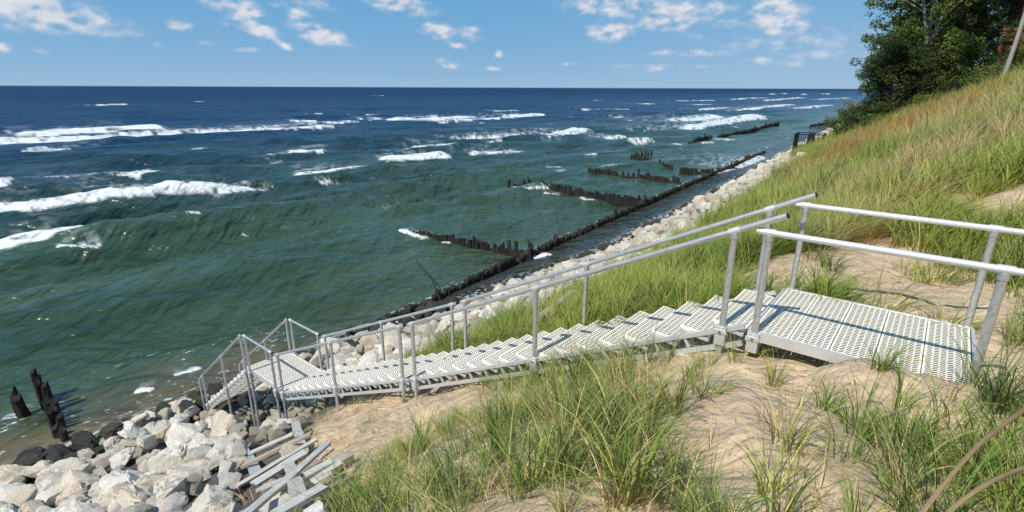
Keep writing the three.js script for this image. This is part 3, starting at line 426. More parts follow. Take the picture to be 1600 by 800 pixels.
function pileRow(label, pts, spacing, hts, seed, gapChance = 0.06, tall = 0.06, wf = 1) { // pts: world points on the water line; hts: heights along the row
  const r = rng(seed), t = thing('pile_row', label, 'pile row', [pts[0].x, 0, pts[0].z]); let n = 0;
  for (let k = 0; k + 1 < pts.length; k++) {
    const a = pts[k], b = pts[k + 1], L = a.distanceTo(b), yaw = Math.atan2(-(b.z - a.z), b.x - a.x);
    for (let q = 0; q < L && n < 292; q += (typeof spacing === 'function' ? spacing(q / L) : spacing)) {
      const f = (k + q / L) / (pts.length - 1), g = r() < gapChance, tl = r() < tall, h = .78 * (lerpTable(hts, f) * (0.62 + 0.6 * r()) + (tl ? 0.35 + 0.3 * r() : 0)) * (g ? 0.15 : 1);
      const w = (typeof spacing === 'function' ? spacing(q / L) : spacing) * (tl ? .8 : 1.0 + .4 * r()) * wf;
      pile(t, a.x + (b.x - a.x) * q / L - pts[0].x + (r() - .5) * .06, a.z + (b.z - a.z) * q / L - pts[0].z + (r() - .5) * .06, h, w, .2 + .2 * r(), r, yaw); n++;
    }
  }
  return t;
}
const P = (a, b) => at(a, b, 0.0);
pileRow('long dark wall of timber piles running along the shore in front of the stones', [P(507, 549), P(600, 505), P(700, 458), P(765, 430), P(830, 401), P(1000, 324), P(1195, 238)], (t) => 0.30 + 0, [[0, .28], [.12, .26], [.25, .28], [.38, .3], [.48, .5], [.6, .55], [.7, .42], [.85, .5], [1, .35]], 41);
pileRow('nearest jagged groin of brown piles reaching left from the pile wall', [P(826, 404), P(740, 385), P(690, 375), P(620, 360)], .29, [[0, .75], [.3, .62], [.65, .45], [1, .22]], 42, .03);
pileRow('second groin of dark piles, with a gap near its left end', [P(1003, 321), P(950, 312), P(880, 302), P(826, 293)], .3, [[0, .7], [.4, .7], [1, 1.05]], 43, .03);
pileRow('short broken row of pile stumps at the far left end of the second groin', [P(820, 292), P(805, 294), P(788, 296)], .42, [[0, .35], [1, .6]], 44, .2, .2);
pileRow('third groin of low dark piles in the middle distance', [P(1062, 286), P(1010, 280), P(960, 274), P(920, 270)], .34, [[0, .8], [.5, .75], [1, .7]], 45, .1, .1);
pileRow('short groin of piles just behind the third groin near the wall', [P(1112, 270), P(1085, 269), P(1064, 268)], .4, [[0, .7], [1, .6]], 46, .1, .1);
pileRow('low curved line of pile stumps leading to the fan of leaning piles', [P(1050, 262), P(1020, 255), P(990, 246)], .42, [[0, .3], [1, .7]], 47, .05, .05);
pileRow('fan of separate upright piles standing far out in the lake', [P(986, 246), P(1003, 244), P(1018, 243)], .62, [[0, .7], [1, 1.25]], 48, 0, .1, .5);
pileRow('small far breakwater of four dark stumps left of the long breakwater', [P(1076, 226), P(1092, 221), P(1112, 216)], .7, [[0, .5], [.5, 1.0], [1, .8]], 49, .05, .1);
pileRow('long solid dark breakwater of piles far out beyond the groins', [P(1122, 216), P(1160, 208), P(1217, 196)], .62, [[0, .8], [.6, .8], [1, 1.2]], 50, .02, .02);
pileRow('farthest dark pile row behind the viewing deck by the grass', [P(1266, 198), P(1290, 195), P(1318, 190)], .8, [[0, .7], [1, .9]], 51, .05, .05);
{ // the broken pile row at the left edge
  const r = rng(52), t = thing('pile_row', 'broken row of black rotting piles beside the boulders at far left', 'pile row', [0, 0, 0]);
  const a = at(62, 612), b = at(103, 692);
  for (const [k, h, w] of [[.03, .6, .12], [.10, .3, .12], [.18, .7, .11], [.42, .3, .13], [.66, .35, .12], [.0, .78, .19], [.06, .45, .16], [.14, .50, .2], [.22, .42, .18], [.30, .95, .2], [.38, .85, .22], [.46, .5, .2], [.54, .55, .2], [.62, .48, .22], [.70, .62, .2], [.78, .4, .2], [.86, .3, .22], [.94, .35, .2]]) { const p = a.clone().lerp(b, k); pile(t, p.x + (r() - .5) * .1, p.z + (r() - .5) * .1, h, w, .2, r, .4); }
  const q = at(44, 644), s = thing('pile_stump', 'wide black pile stump standing alone at the far left of the water', 'pile', [q.x, 0, q.z]);
  const st = pile(s, 0, 0, .62, .34, .24, r, .5); st.rotation.z = .10; pile(s, -.1, -.05, .82, .2, .18, r, .2).rotation.z = .08; s.children.forEach((c) => (c.name = 'pile'));
}
{ // a drift branch on the wall
  const a = at(688, 468, .2), b = at(652, 428, .0), m = a.clone().lerp(b, .45); b.y = .75; m.y = .62; m.x += .12;
  const c = new THREE.CatmullRomCurve3([a, a.clone().lerp(m, .5).add(V3(0, .03, 0)), m, b]);
  const t = thing('drift_branch', 'thin bare drift branch leaning out from the pile wall over the water', 'branch', [a.x, 0, a.z]);
  part('stem', new THREE.TubeGeometry(c, 14, .028, 6).translate(-a.x, 0, -a.z), M.pile, t); part('twig', new THREE.TubeGeometry(new THREE.CatmullRomCurve3([m, m.clone().add(V3(-.25, .2, .1)), m.clone().add(V3(-.4, .45, .1))]), 6, .012, 5).translate(-a.x, 0, -a.z), M.pile, t);
}

// ---------------------------------------------------------------- weathered planks
{
  const tone = { white: [.80, .77, .70], brown: [.58, .47, .38], grey: [.70, .68, .62], pale: [.78, .72, .62], blue: [.62, .62, .62] }, mats = {};
  for (const k in tone) mats[k] = std({ color: rgb(...tone[k]), roughness: 0.9, map: woodMap, bumpMap: woodBump, bumpScale: 0.012 });
  const hitL = (px, py, lift) => { const d = ray(px, py).normalize(), q = V3(); let t = 1.2; for (let i = 0; i < 900; i++) { q.set(d.x * t, EYE + d.y * t, d.z * t); const h = q.y - gxz(q.x, q.z) - lift; if (h < .004) break; t += Math.max(.01, h * .3); } return q; };
  const plank = (a, b, w, th, col, lift, label, name = 'weathered_plank') => {
    const A = hitL(...a, lift), B = hitL(...b, lift);
    const L = A.distanceTo(B), g = new THREE.BoxGeometry(L, th * .85, w * .84, 10, 1, 2), p = g.attributes.position, sd = a[0] * 3.1;
    for (let i = 0; i < p.count; i++) { const x = p.getX(i), e = Math.abs(x) / L > .49 ? 0.03 * n2(p.getZ(i) * 20, sd + x) : 0; p.setXYZ(i, x + e, p.getY(i) + 0.012 * Math.sin(x * 2 + sd), p.getZ(i) + 0.01 * n2(x * 1.5, sd)); }
    let gg = toCreasedNormals(g.toNonIndexed(), .5); uvBox(gg, 1);
    const uvA = gg.attributes.uv; for (let i = 0; i < uvA.count; i++) uvA.setXY(i, uvA.getX(i) * .6, uvA.getY(i) * 1.2 + sd);
    const o = part(name, gg, mats[col], scene), X = B.clone().sub(A).normalize(), Z = V3(0, 1, 0).cross(X).negate().normalize(), Y = Z.clone().cross(X).normalize(); if (Y.y < 0) { Y.negate(); Z.negate(); }
    o.matrixAutoUpdate = true; o.quaternion.setFromRotationMatrix(new THREE.Matrix4().makeBasis(X, Y, X.clone().cross(Y))); o.position.copy(A.lerp(B, .5));
    tag(o, label, 'plank'); return o;
  };
  const h = .30;
  plank([391, 706], [458, 678], .12, .03, 'white', h, 'whitish board at the top left edge of the plank pile');
  plank([379, 727], [488, 678], .11, .05, 'brown', h + .03, 'long brown plank along the upper side of the plank pile');
  plank([371, 759], [493, 688], .08, .04, 'pale', h + .05, 'long narrow pale plank in the upper half of the pile');
  plank([396, 758], [477, 707], .14, .04, 'grey', h, 'grey split plank just under the long narrow pale one');
  plank([385, 803], [513, 694], .085, .04, 'white', h + .16, 'longest whitish plank lying diagonally over the whole pile');
  plank([468, 736], [496, 720], .13, .05, 'brown', h + .02, 'short brown plank end right of the diagonal white plank');
  plank([477, 745], [524, 720], .10, .04, 'pale', h + .03, 'pale plank pointing at the grass, upper of three');
  plank([478, 752], [531, 723], .10, .04, 'white', h, 'whitish plank pointing at the grass, middle of three');
  plank([480, 759], [517, 741], .08, .04, 'pale', h, 'pale plank pointing at the grass, lowest of three');
  plank([408, 764], [450, 748], .13, .04, 'white', h, 'short white board under the middle of the pile');
  plank([405, 790], [452, 767], .10, .04, 'pale', h + .03, 'pale plank below the diagonal white plank');
  plank([410, 803], [452, 778], .12, .05, 'grey', h, 'grey beam near the bottom left of the plank pile');
  plank([430, 806], [508, 762], .09, .045, 'white', h + .06, 'whitish plank low in the pile next to the grass');
  plank([478, 806], [502, 790], .12, .05, 'white', h + .04, 'short white plank end at the bottom of the pile');
  plank([440, 800], [470, 784], .10, .04, 'brown', h, 'short brown plank at the bottom of the pile');
  plank([375, 690], [405, 745], .19, .04, 'blue', h - .05, 'wide bluish grey board crossing the left side of the pile');
  plank([461, 660], [474, 705], .17, .04, 'grey', h - .03, 'wide grey board crossing the top of the pile');
  plank([452, 725], [470, 783], .15, .03, 'pale', h + .06, 'wide weathered board lying across the middle of the pile');
  plank([478, 770], [482, 806], .13, .04, 'pale', h - .05, 'wide pale board under the right side of the pile');
  plank([492, 742], [545, 712], .16, .1, 'pale', .1, 'old round-edged log at the right edge of the plank pile');
  plank([843, 496], [896, 456], .16, .09, 'grey', .35, 'long grey timber lying on the stones beside the upper stairs', 'timber');
}

// ---------------------------------------------------------------- viewing deck on the shore
{
  const p = hit(1256, 238), y = p.y + 0.25, t = thing('viewing_deck', 'small reddish deck with black railings at the far end of the stones', 'deck', [p.x, y, p.z], -AZ);
  const wood = std({ color: rgb(.42, .20, .12), roughness: .8, map: woodMap });
  part('deck_floor', box(2.3, .2, 2.4, .2, -.1, -.9), wood, t); for (let i = 0; i < 8; i++) part('deck_board', box(.27, .03, 2.44, -.83 + i * .285, .016, -.9), wood, t);
  const bl = M.black, hgt = 1.35;
  for (const [x, z] of [[-.9, .25], [.2, .25], [1.3, .25], [-.9, -2.05], [.2, -2.05], [1.3, -2.05], [-.9, -.9], [1.3, -.9]]) part('railing_post', box(.11, hgt + .08, .11, x, hgt / 2, z), bl, t);
  for (const z of [.25, -2.05]) for (const y2 of [hgt, .12]) part('rail', box(2.2, .07, .06, .2, y2, z), bl, t);
  for (const x of [-.9, 1.3]) for (const y2 of [hgt, .12]) part('rail', box(.06, .07, 2.3, x, y2, -.9), bl, t);
  for (let i = 1; i < 15; i++) { part('baluster', box(.024, hgt - .1, .024, -.9 + i * 2.2 / 15, hgt / 2, .25), bl, t); part('baluster', box(.024, hgt - .1, .024, -.9 + i * 2.2 / 15, hgt / 2, -2.05), bl, t); part('baluster', box(.024, hgt - .1, .024, -.9, hgt / 2, .25 - i * 2.3 / 15), bl, t); }
  part('deck_leg', mergeGeometries([[-.8, .15], [1.2, .15], [-.8, -2], [1.2, -2]].map(([x, z]) => box(.14, 2.4, .14, x, -1.3, z))), wood, t);
  const c = thing('deck_chair', 'dark chair standing on the small viewing deck', 'chair', [p.x, y + .03, p.z], -AZ);
  part('seat', box(.5, .05, .5, .3, .45, -1), bl, c); part('backrest', box(.5, .75, .05, .3, .95, -1.24).rotateX(0), bl, c); for (const [x, z] of [[.08, -.78], [.52, -.78], [.08, -1.22], [.52, -1.22]]) part('leg', box(.05, .45, .05, x, .22, z), bl, c);
}

// ---------------------------------------------------------------- trees
function leafGeo(clumps, r, size, normalUp = .3) {
  const n = clumps.reduce((a, c) => a + c[4], 0), pos = new Float32Array(n * 18), nor = new Float32Array(n * 18), col = new Float32Array(n * 18); let o = 0;
  const a = V3(), b = V3(), nn = V3(), c = V3();
  for (const [x, y, z, rad, k, tint] of clumps) for (let i = 0; i < k; i++) {
    const t = r() * 6.283, q = r() * 2 - 1, s = Math.sqrt(1 - q * q), R = rad * Math.cbrt(0.1 + .9 * r()); c.set(x + Math.cos(t) * s * R, y + q * R * .72, z + Math.sin(t) * s * R);
    nn.set(r() - .5, r() - .5 + normalUp, r() - .5).normalize(); a.set(r() - .5, r() - .5, r() - .5).cross(nn).normalize(); b.crossVectors(nn, a);
    const L = size * (.7 + .6 * r()), w = L * .36; const v = [[-L, 0], [L, 0], [0, w], [-L, 0], [0, -w], [L, 0]], sh = tint * (.72 + .56 * r()), yl = r() < .1 ? 1.35 : 1;
    for (const [p, e] of v) { pos[o] = c.x + a.x * p + b.x * e; pos[o + 1] = c.y + a.y * p + b.y * e - (Math.abs(p) > 0 ? L * .12 : 0); pos[o + 2] = c.z + a.z * p + b.z * e; nor[o] = nn.x; nor[o + 1] = nn.y; nor[o + 2] = nn.z; col[o] = sh * yl; col[o + 1] = sh; col[o + 2] = sh * .9; o += 3; }
  }
  const g = new THREE.BufferGeometry(); g.setAttribute('position', new THREE.BufferAttribute(pos, 3)); g.setAttribute('normal', new THREE.BufferAttribute(nor, 3)); g.setAttribute('color', new THREE.BufferAttribute(col, 3)); return g;
}
function limb(pts, r0, r1, seg = 8, rs = 7) { const c = new THREE.CatmullRomCurve3(pts), g = new THREE.TubeGeometry(c, seg, 1, rs), p = g.attributes.position, q = V3(); for (let i = 0; i <= seg; i++) { c.getPointAt(i / seg, q); const k = mix(r0, r1, i / seg); for (let j = 0; j <= rs; j++) { const n = i * (rs + 1) + j; p.setXYZ(n, q.x + (p.getX(n) - q.x) * k, q.y + (p.getY(n) - q.y) * k, q.z + (p.getZ(n) - q.z) * k); } } return g; }
const leafM = (c) => new THREE.MeshPhysicalMaterial({ color: rgb(...c), vertexColors: true, roughness: .85, transmission: .3, thickness: 0, specularIntensity: .3, side: THREE.DoubleSide });
const LM = { dark: leafM([.060, .100, .028]), mid: leafM([.12, .18, .040]), yellow: leafM([.15, .175, .035]), gold: leafM([.24, .19, .04]) };
function tree(label, u, v, o, group) { // o: h, rad, low (lowest foliage), trunk mat, lean, limbs, seed, leaf, size, n
  const x = toX(u, v), z = toZ(u, v), y = ground(u, v) - .15, r = rng(o.seed), t = thing(o.name || 'tree', label, o.cat || 'tree', [x, y, z], 0, group), wood = [], clumps = [];
  const trunks = o.trunks || 1;
  for (let k = 0; k < trunks; k++) {
    const la = o.leanA !== undefined ? o.leanA + (k - (trunks - 1) / 2) * 1.6 : r() * 6.3, ln = (o.lean || .08) * o.h * (trunks > 1 ? 1.6 : 1), tp = [], w1 = r() * 6, H = o.h * (.86 + .14 * r());
    for (let i = 0; i <= 5; i++) { const f = i / 5; tp.push(V3(Math.cos(la) * ln * f * f + .18 * Math.sin(w1 + f * 5) * (o.wiggle ?? 1), H * f, Math.sin(la) * ln * f * f + .18 * Math.cos(w1 + f * 4) * (o.wiggle ?? 1))); }
    const tc = new THREE.CatmullRomCurve3(tp); wood.push(limb(tp, o.tr || .16, .02, 14, 8));
    const nl = Math.round(o.limbs / trunks);
    for (let i = 0; i < nl; i++) {
      const f = mix(o.low / H, .98, (i + r() * .8) / nl), s = tc.getPoint(clamp(f)), ang = i * 2.4 + r(), shape = o.shape === 'cone' ? (1 - f) * 1.15 + .12 : Math.sqrt(Math.max(.05, 1 - ((f - .55) / .6) ** 2)) * (.75 + .4 * r()), L = o.rad * shape, up = o.shape === 'cone' ? .05 : .35 + .3 * r();
      const e = V3(s.x + Math.cos(ang) * L, s.y + L * up * (o.droop ? -.4 : 1), s.z + Math.sin(ang) * L), m = s.clone().lerp(e, .5).add(V3((r() - .5) * .3, .1 * L, (r() - .5) * .3));
      wood.push(limb([s, m, e], .05 * (1 - f) + .022, .008, 5, 5));
      const nc = Math.max(2, Math.round(L * (o.dens || 2.2)));
      for (let c = 0; c < nc; c++) { const g = mix(.3, 1.03, (c + r()) / nc), p = g < .5 ? s.clone().lerp(m, g * 2) : m.clone().lerp(e, g * 2 - 1); p.add(V3((r() - .5) * .9, (r() - .4) * .7, (r() - .5) * .9).multiplyScalar(Math.min(1, L * .5))); const rad = (.32 + .4 * r()) * (o.clump || 1); clumps.push([p.x, p.y, p.z, rad, Math.round((o.n || 60) * (.5 + r()) * rad / .5), .65 + .75 * r()]); }
    }
  }
  part('trunk', mergeGeometries(wood), o.bark || M.bark, t); part('crown', leafGeo(clumps, r, o.size || .1), o.leaf, t); return t;
}
tree('tall pale-barked tree with open branches at the left of the wood', 47, -1.3, { h: 15, rad: 3.3, low: 3.2, limbs: 40, trunks: 3, lean: .12, leanA: 3.4, tr: .17, bark: M.paleBark, leaf: LM.mid, seed: 61, size: .12, n: 46, dens: 2.0 });
tree('slender tree at the left end of the wood, leaves against the sky', 51, 0.9, { h: 14.5, rad: 2.1, low: 2.0, limbs: 40, lean: .05, leanA: 3, tr: .14, leaf: LM.mid, seed: 62, size: .13, n: 34, dens: 2.0 });
tree('bushy dark juniper growing low in front of the tall pale-barked tree', 46, 0.4, { name: 'juniper_tree', h: 6.2, rad: 2.0, low: .5, limbs: 42, lean: .06, tr: .12, leaf: LM.dark, seed: 63, size: .08, n: 110, dens: 2.8 });
tree('second dark juniper right of the first, standing behind the low grey wall', 49, -1.2, { name: 'juniper_tree', h: 5.6, rad: 2.2, low: .5, limbs: 38, lean: .06, tr: .12, leaf: LM.dark, seed: 64, size: .08, n: 110, dens: 2.6 });
tree('big dense dark tree in the middle of the wood', 51, -2.3, { h: 16, rad: 3.1, low: 2.2, limbs: 64, lean: .04, tr: .22, leaf: LM.dark, seed: 65, size: .13, n: 80, dens: 2.2 });
tree('broad green tree right of the middle of the wood', 55, -2.6, { h: 14, rad: 2.4, low: 2.6, limbs: 56, lean: .05, tr: .2, leaf: LM.mid, seed: 66, size: .12, n: 70, dens: 2.2 });
tree('pine with a bare leaning pale trunk at the right edge in front of the house', 38, -4.2, { name: 'pine_tree', h: 12, rad: 3.3, low: 7.2, limbs: 26, lean: .06, leanA: .3, tr: .12, bark: M.paleBark, leaf: LM.dark, seed: 67, size: .10, n: 90, dens: 2.2 });
tree('shaded tree deep in the wood behind the big dense one', 62, -4.5, { h: 17, rad: 5, low: 2, limbs: 60, tr: .22, leaf: LM.dark, seed: 68, size: .16, n: 60, dens: 1.8 });
tree('tree at the back of the wood behind the slender left one', 60, -1.2, { h: 14, rad: 3.6, low: 1.6, limbs: 50, tr: .2, leaf: LM.dark, seed: 69, size: .15, n: 60, dens: 1.8 });
tree('tree beside the house at the right end of the wood', 74, -9.5, { h: 15, rad: 4.6, low: 1.8, limbs: 60, tr: .2, leaf: LM.mid, seed: 70, size: .14, n: 66, dens: 2 });
tree('low spreading tree under the big dense one, its branches near the grass', 46.5, -2.7, { h: 4.4, rad: 1.7, low: .6, limbs: 34, tr: .1, leaf: LM.mid, seed: 71, size: .10, n: 70, dens: 2.4 });
tree('yellow-leaved shrub at the left foot of the wood against the lake', 58, 2.7, { name: 'shrub', cat: 'shrub', h: 2.6, rad: 1.2, low: .3, limbs: 24, tr: .05, leaf: LM.gold, seed: 72, size: .09, n: 50, clump: .7 });
const SH = [[52, -4.5, 4.2, 'dark', 'dark bush under the trees left of the timber house'], [57, -4.2, 5.5, 'dark', 'tall dark bush deep under the trees, behind the low spreading tree'], [52, 2.4, 1.9, 'mid', 'round green shrub below the yellow-leaved shrub'], [47, 1.8, 1.7, 'dark', 'dark low shrub at the foot of the first juniper'], [43.5, 1.0, 1.2, 'mid', 'small green shrub on the grass slope below the junipers'], [49, 3.0, 1.6, 'mid', 'green shrub on the slope just above the viewing deck'], [43, -1.6, 1.0, 'yellow', 'yellowish shrub in front of the low grey wall'], [41, -4.0, 1.3, 'mid', 'green shrub left of the leaning pine trunk'], [40.5, -5.2, 1.6, 'yellow', 'yellow-green shrub right of the leaning pine trunk'], [44, -3.0, 1.1, 'dark', 'dark shrub right of the low grey wall']];
SH.forEach(([u, v, h, m, l], i) => tree(l, u, v, { name: 'shrub', cat: 'shrub', h, rad: h * .75, low: .15, limbs: 20, tr: .04, leaf: LM[m], seed: 80 + i, size: .075, n: 60, clump: .62, dens: 3 }));

{ // low wall by the trees
  const p = hit(1462, 152), t = thing('low_wall', 'low grey stone-capped wall at the edge of the wood', 'wall', [p.x, p.y - .1, p.z], .9);
  const st = std({ color: rgb(.20, .20, .19), roughness: .9, bumpMap: stoneBump, bumpScale: .02 }), cp = std({ color: rgb(.46, .46, .44), roughness: .8 });
  for (let j = 0; j < 3; j++) for (let i = 0; i < 4; i++) part('stone', box(.36, .16, .26, -.57 + i * .38 + (j % 2) * .08, .08 + j * .17, 0), st, t);
  part('coping', box(1.66, .06, .36, 0, .56, 0), cp, t);
}
{ // house among the trees
  const u = 57, v = -6.0, t = thing('timber_house', 'brown timber house with a deck, half hidden by the trees at right', 'house', [toX(u, v), ground(u, v), toZ(u, v)], -AZ);
  const w = std({ color: rgb(.36, .14, .075), roughness: .85, map: woodMap }), rf = std({ color: rgb(.06, .055, .05), roughness: .9 }), gl = std({ color: rgb(.03, .035, .04), roughness: .1, metalness: .2 });
  part('wall', box(8, 5.4, 7, 4.4, 3.6, -2), std({ color: rgb(.26, .10, .055), roughness: .85 }), t);
  for (let i = 0; i < 13; i++) part('siding_board', box(8.06, .36, 7.06, 4.4, 1.1 + i * .42, -2), w, t);
  part('roof', new THREE.ExtrudeGeometry(new THREE.Shape([[-4.8, 0], [4.8, 0], [0, 2.6]].map(([a, b]) => new THREE.Vector2(a, b))), { depth: 8, bevelEnabled: false }).translate(4.4, 6.3, -6), rf, t);
  for (const x of [1.6, 4.4, 7.2]) { const f = part('window', box(1.3, 1.5, .1, x, 4.2, 1.56), w, t); part('pane', box(1.1, 1.3, .06, x, 4.2, 1.61), gl, f); }
  part('deck_floor', box(6.2, .3, 2.4, 2.4, 2.0, 2.8), w, t); part('deck_post', mergeGeometries([-.5, 2.4, 5.3].map((x) => box(.2, 3, .2, x, .6, 3.9))), w, t);
  for (const y of [2.5, 2.85, 3.2]) part('railing_board', box(6.2, .2, .06, 2.4, y, 3.97), w, t);
  for (const y of [2.5, 2.85, 3.2]) part('railing_board', box(.06, .2, 2.3, -.67, y, 2.8), w, t);
  for (let i = 0; i < 5; i++) part('railing_post', box(.12, 1.4, .12, -.6 + i * 1.5, 2.75, 3.9), w, t);
}

// ---------------------------------------------------------------- dune grass
function tuftGeo(seed, n, len, spread, lean, wind, wid, straw = .15, seg = 5) {
  const r = rng(seed), pos = [], nor = [], col = [], idx = [];
  for (let b = 0; b < n; b++) {
    const ra = spread * Math.sqrt(r()), th = r() * 6.283, x0 = Math.cos(th) * ra, z0 = Math.sin(th) * ra, L = len * (.45 + .65 * r()), out = th + (r() - .5) * 1.6;
    let dx = Math.cos(out) * lean * (.3 + r()) + wind, dz = Math.sin(out) * lean * (.3 + r()); const dry = r() < straw, bend = (.35 + 1.1 * r() * r()) * (dry ? 1.25 : 1), w = wid * (.65 + .7 * r()) * (dry ? .8 : 1), f0 = r() * 6.283;
    let px = x0, py = -.03, pz = z0, vx = dx * .5, vy = 1, vz = dz * .5; let flip = false; const base = pos.length / 3, tint = .75 + .5 * r();
    for (let s = 0; s <= seg; s++) {
      const k = s / seg, q = 1 / Math.hypot(vx, vy, vz), hl = Math.hypot(vx, vz) || 1; const sx = Math.cos(f0), sz = Math.sin(f0), ww = w * .5 * (k < .15 ? .75 : 1) * Math.pow(1 - k, .6) + .0004;
      let nx = vy * sz * q, ny = (vz * sx - vx * sz) * q, nz = -vy * sx * q; if (s === 0) flip = ny < 0; if (flip) { nx = -nx; ny = -ny; nz = -nz; } ny += .35; const ni = 1 / Math.hypot(nx, ny, nz);
      for (const sd of [-1, 1]) { pos.push(px + sx * ww * sd, py, pz + sz * ww * sd); nor.push(nx * ni, ny * ni, nz * ni); const g = dry ? [2.5 * tint, 1.75 * tint, 2.3 * tint] : [mix(1.7, 1, ss(0, .35, k)) * tint * mix(1, 1.25, ss(.75, 1, k)), mix(1.15, 1, ss(0, .35, k)) * tint, mix(1.5, 1, ss(0, .35, k)) * tint]; col.push(...g); }
      const st = L / seg; px += vx * q * st; py += vy * q * st; pz += vz * q * st; vx += (dx * .5 + vx / hl * .15) * bend * .9; vz += (dz * .5 + vz / hl * .15) * bend * .9; vy -= bend * .16 * (1 + k);
      if (s < seg) { const i = base + s * 2; if (flip) idx.push(i, i + 1, i + 2, i + 1, i + 3, i + 2); else idx.push(i, i + 2, i + 1, i + 1, i + 2, i + 3); }
    }
  }
  const g = new THREE.BufferGeometry(); g.setAttribute('position', new THREE.Float32BufferAttribute(pos, 3)); g.setAttribute('normal', new THREE.Float32BufferAttribute(nor, 3)); g.setAttribute('color', new THREE.Float32BufferAttribute(col, 3)); g.setIndex(idx); return g;
}
const grassM = new THREE.MeshPhysicalMaterial({ color: 0xffffff, vertexColors: true, roughness: .6, transmission: .25, thickness: 0, specularIntensity: .4, side: THREE.DoubleSide });
const G = { green: [.155, .245, .042], lime: [.29, .355, .058], straw: [.52, .42, .20], rust: [.38, .20, .075], dark: [.07, .12, .038], olive: [.25, .235, .08] };
function scatter(name, label, cat, geo, list) { // list of [x, y, z, yaw, scale, colour]
  const m = new THREE.InstancedMesh(geo, grassM, list.length); m.name = numbered(name); m.castShadow = m.receiveShadow = true; const mt = new THREE.Matrix4(), q = new THREE.Quaternion(), e = new THREE.Euler(), c = new THREE.Color();
  list.forEach(([x, y, z, yaw, s, col], i) => { e.set(0, yaw, 0); m.setMatrixAt(i, mt.compose(V3(x, y, z), q.setFromEuler(e), V3(s, s, s))); m.setColorAt(i, c.setRGB(...col)); });
  scene.add(m); tag(m, label, cat, null, 'stuff');
}
const mixC = (a, b, t) => a.map((k, i) => mix(k, b[i], t));
{
  const r = rng(91);
  const fore = [tuftGeo(1, 34, .62, .12, .55, .10, .0088, .16), tuftGeo(2, 30, .75, .10, .40, .18, .0094, .12), tuftGeo(3, 38, .48, .16, .9, .05, .0065, .28)], bins = [[], [], []], dry = [];
  for (let i = 0; i < 16000; i++) { // near dune
    const u = -2 + 10.5 * r(), v = -3.5 + 13 * r(), k = r(), a = r(), b = r(), s = r(), h = r(); const c = cover(u, v); if (k > c * c * .29 + c * .05) continue;
    const x = toX(u, v), z = toZ(u, v); if (Math.hypot(x, z) < 2.0) continue;
    const lush = spotSum(LUSH, u, v), n = n2(u * .8 + 3, v * .8), q = clamp(.45 + .55 * n - lush * .5); let col = mixC(G.green, G.lime, q); if (h < .14) col = mixC(col, G.straw, .6); if (lush > .5 && h > .6) col = mixC(col, G.dark, .5);
    bins[lush > .4 ? (a < .6 ? 1 : 0) : Math.floor(a * 3)].push([x, gxz(x, z), z, b * 6.283, (.45 + .45 * s) * (lush > .4 ? 1.12 : .78) * (v > 3 ? .8 : 1), col]);
  }
  for (let i = 0; i < 5000; i++) { const u = -1 + 9 * r(), v = -3 + 12 * r(), k = r(), b = r(), s = r(); const c = cover(u, v); if (k > .10 + .22 * c * (1 - c * .5) * 2 || c === 0 && bare(u, v) > .75 && k > .04) continue; const x = toX(u, v), z = toZ(u, v); if (Math.hypot(x, z) < 2) continue; const st = 0.998 * (v - 0.727), off = u - (5.13 + 0.072 * st); if (off > -.05 && off < 1.65 && st > -2) continue; if (v > rockTop(u)) continue; dry.push([x, gxz(x, z), z, b * 6.283, .6 + .6 * s, mixC(G.straw, G.lime, .3 * s)]); }
  scatter('dune_grass', 'mixed green grass covering the sand in the foreground', 'grass', fore[0], bins[0]); scatter('dune_grass', 'long upright green grass blades in the foreground clumps', 'grass', fore[1], bins[1]); scatter('dune_grass', 'short bent grass between the foreground clumps', 'grass', fore[2], bins[2]);
  scatter('dry_grass', 'thin dry straw blades scattered over the foreground sand', 'grass', tuftGeo(4, 9, .5, .14, 1.1, .1, .0055, 0), dry);
}
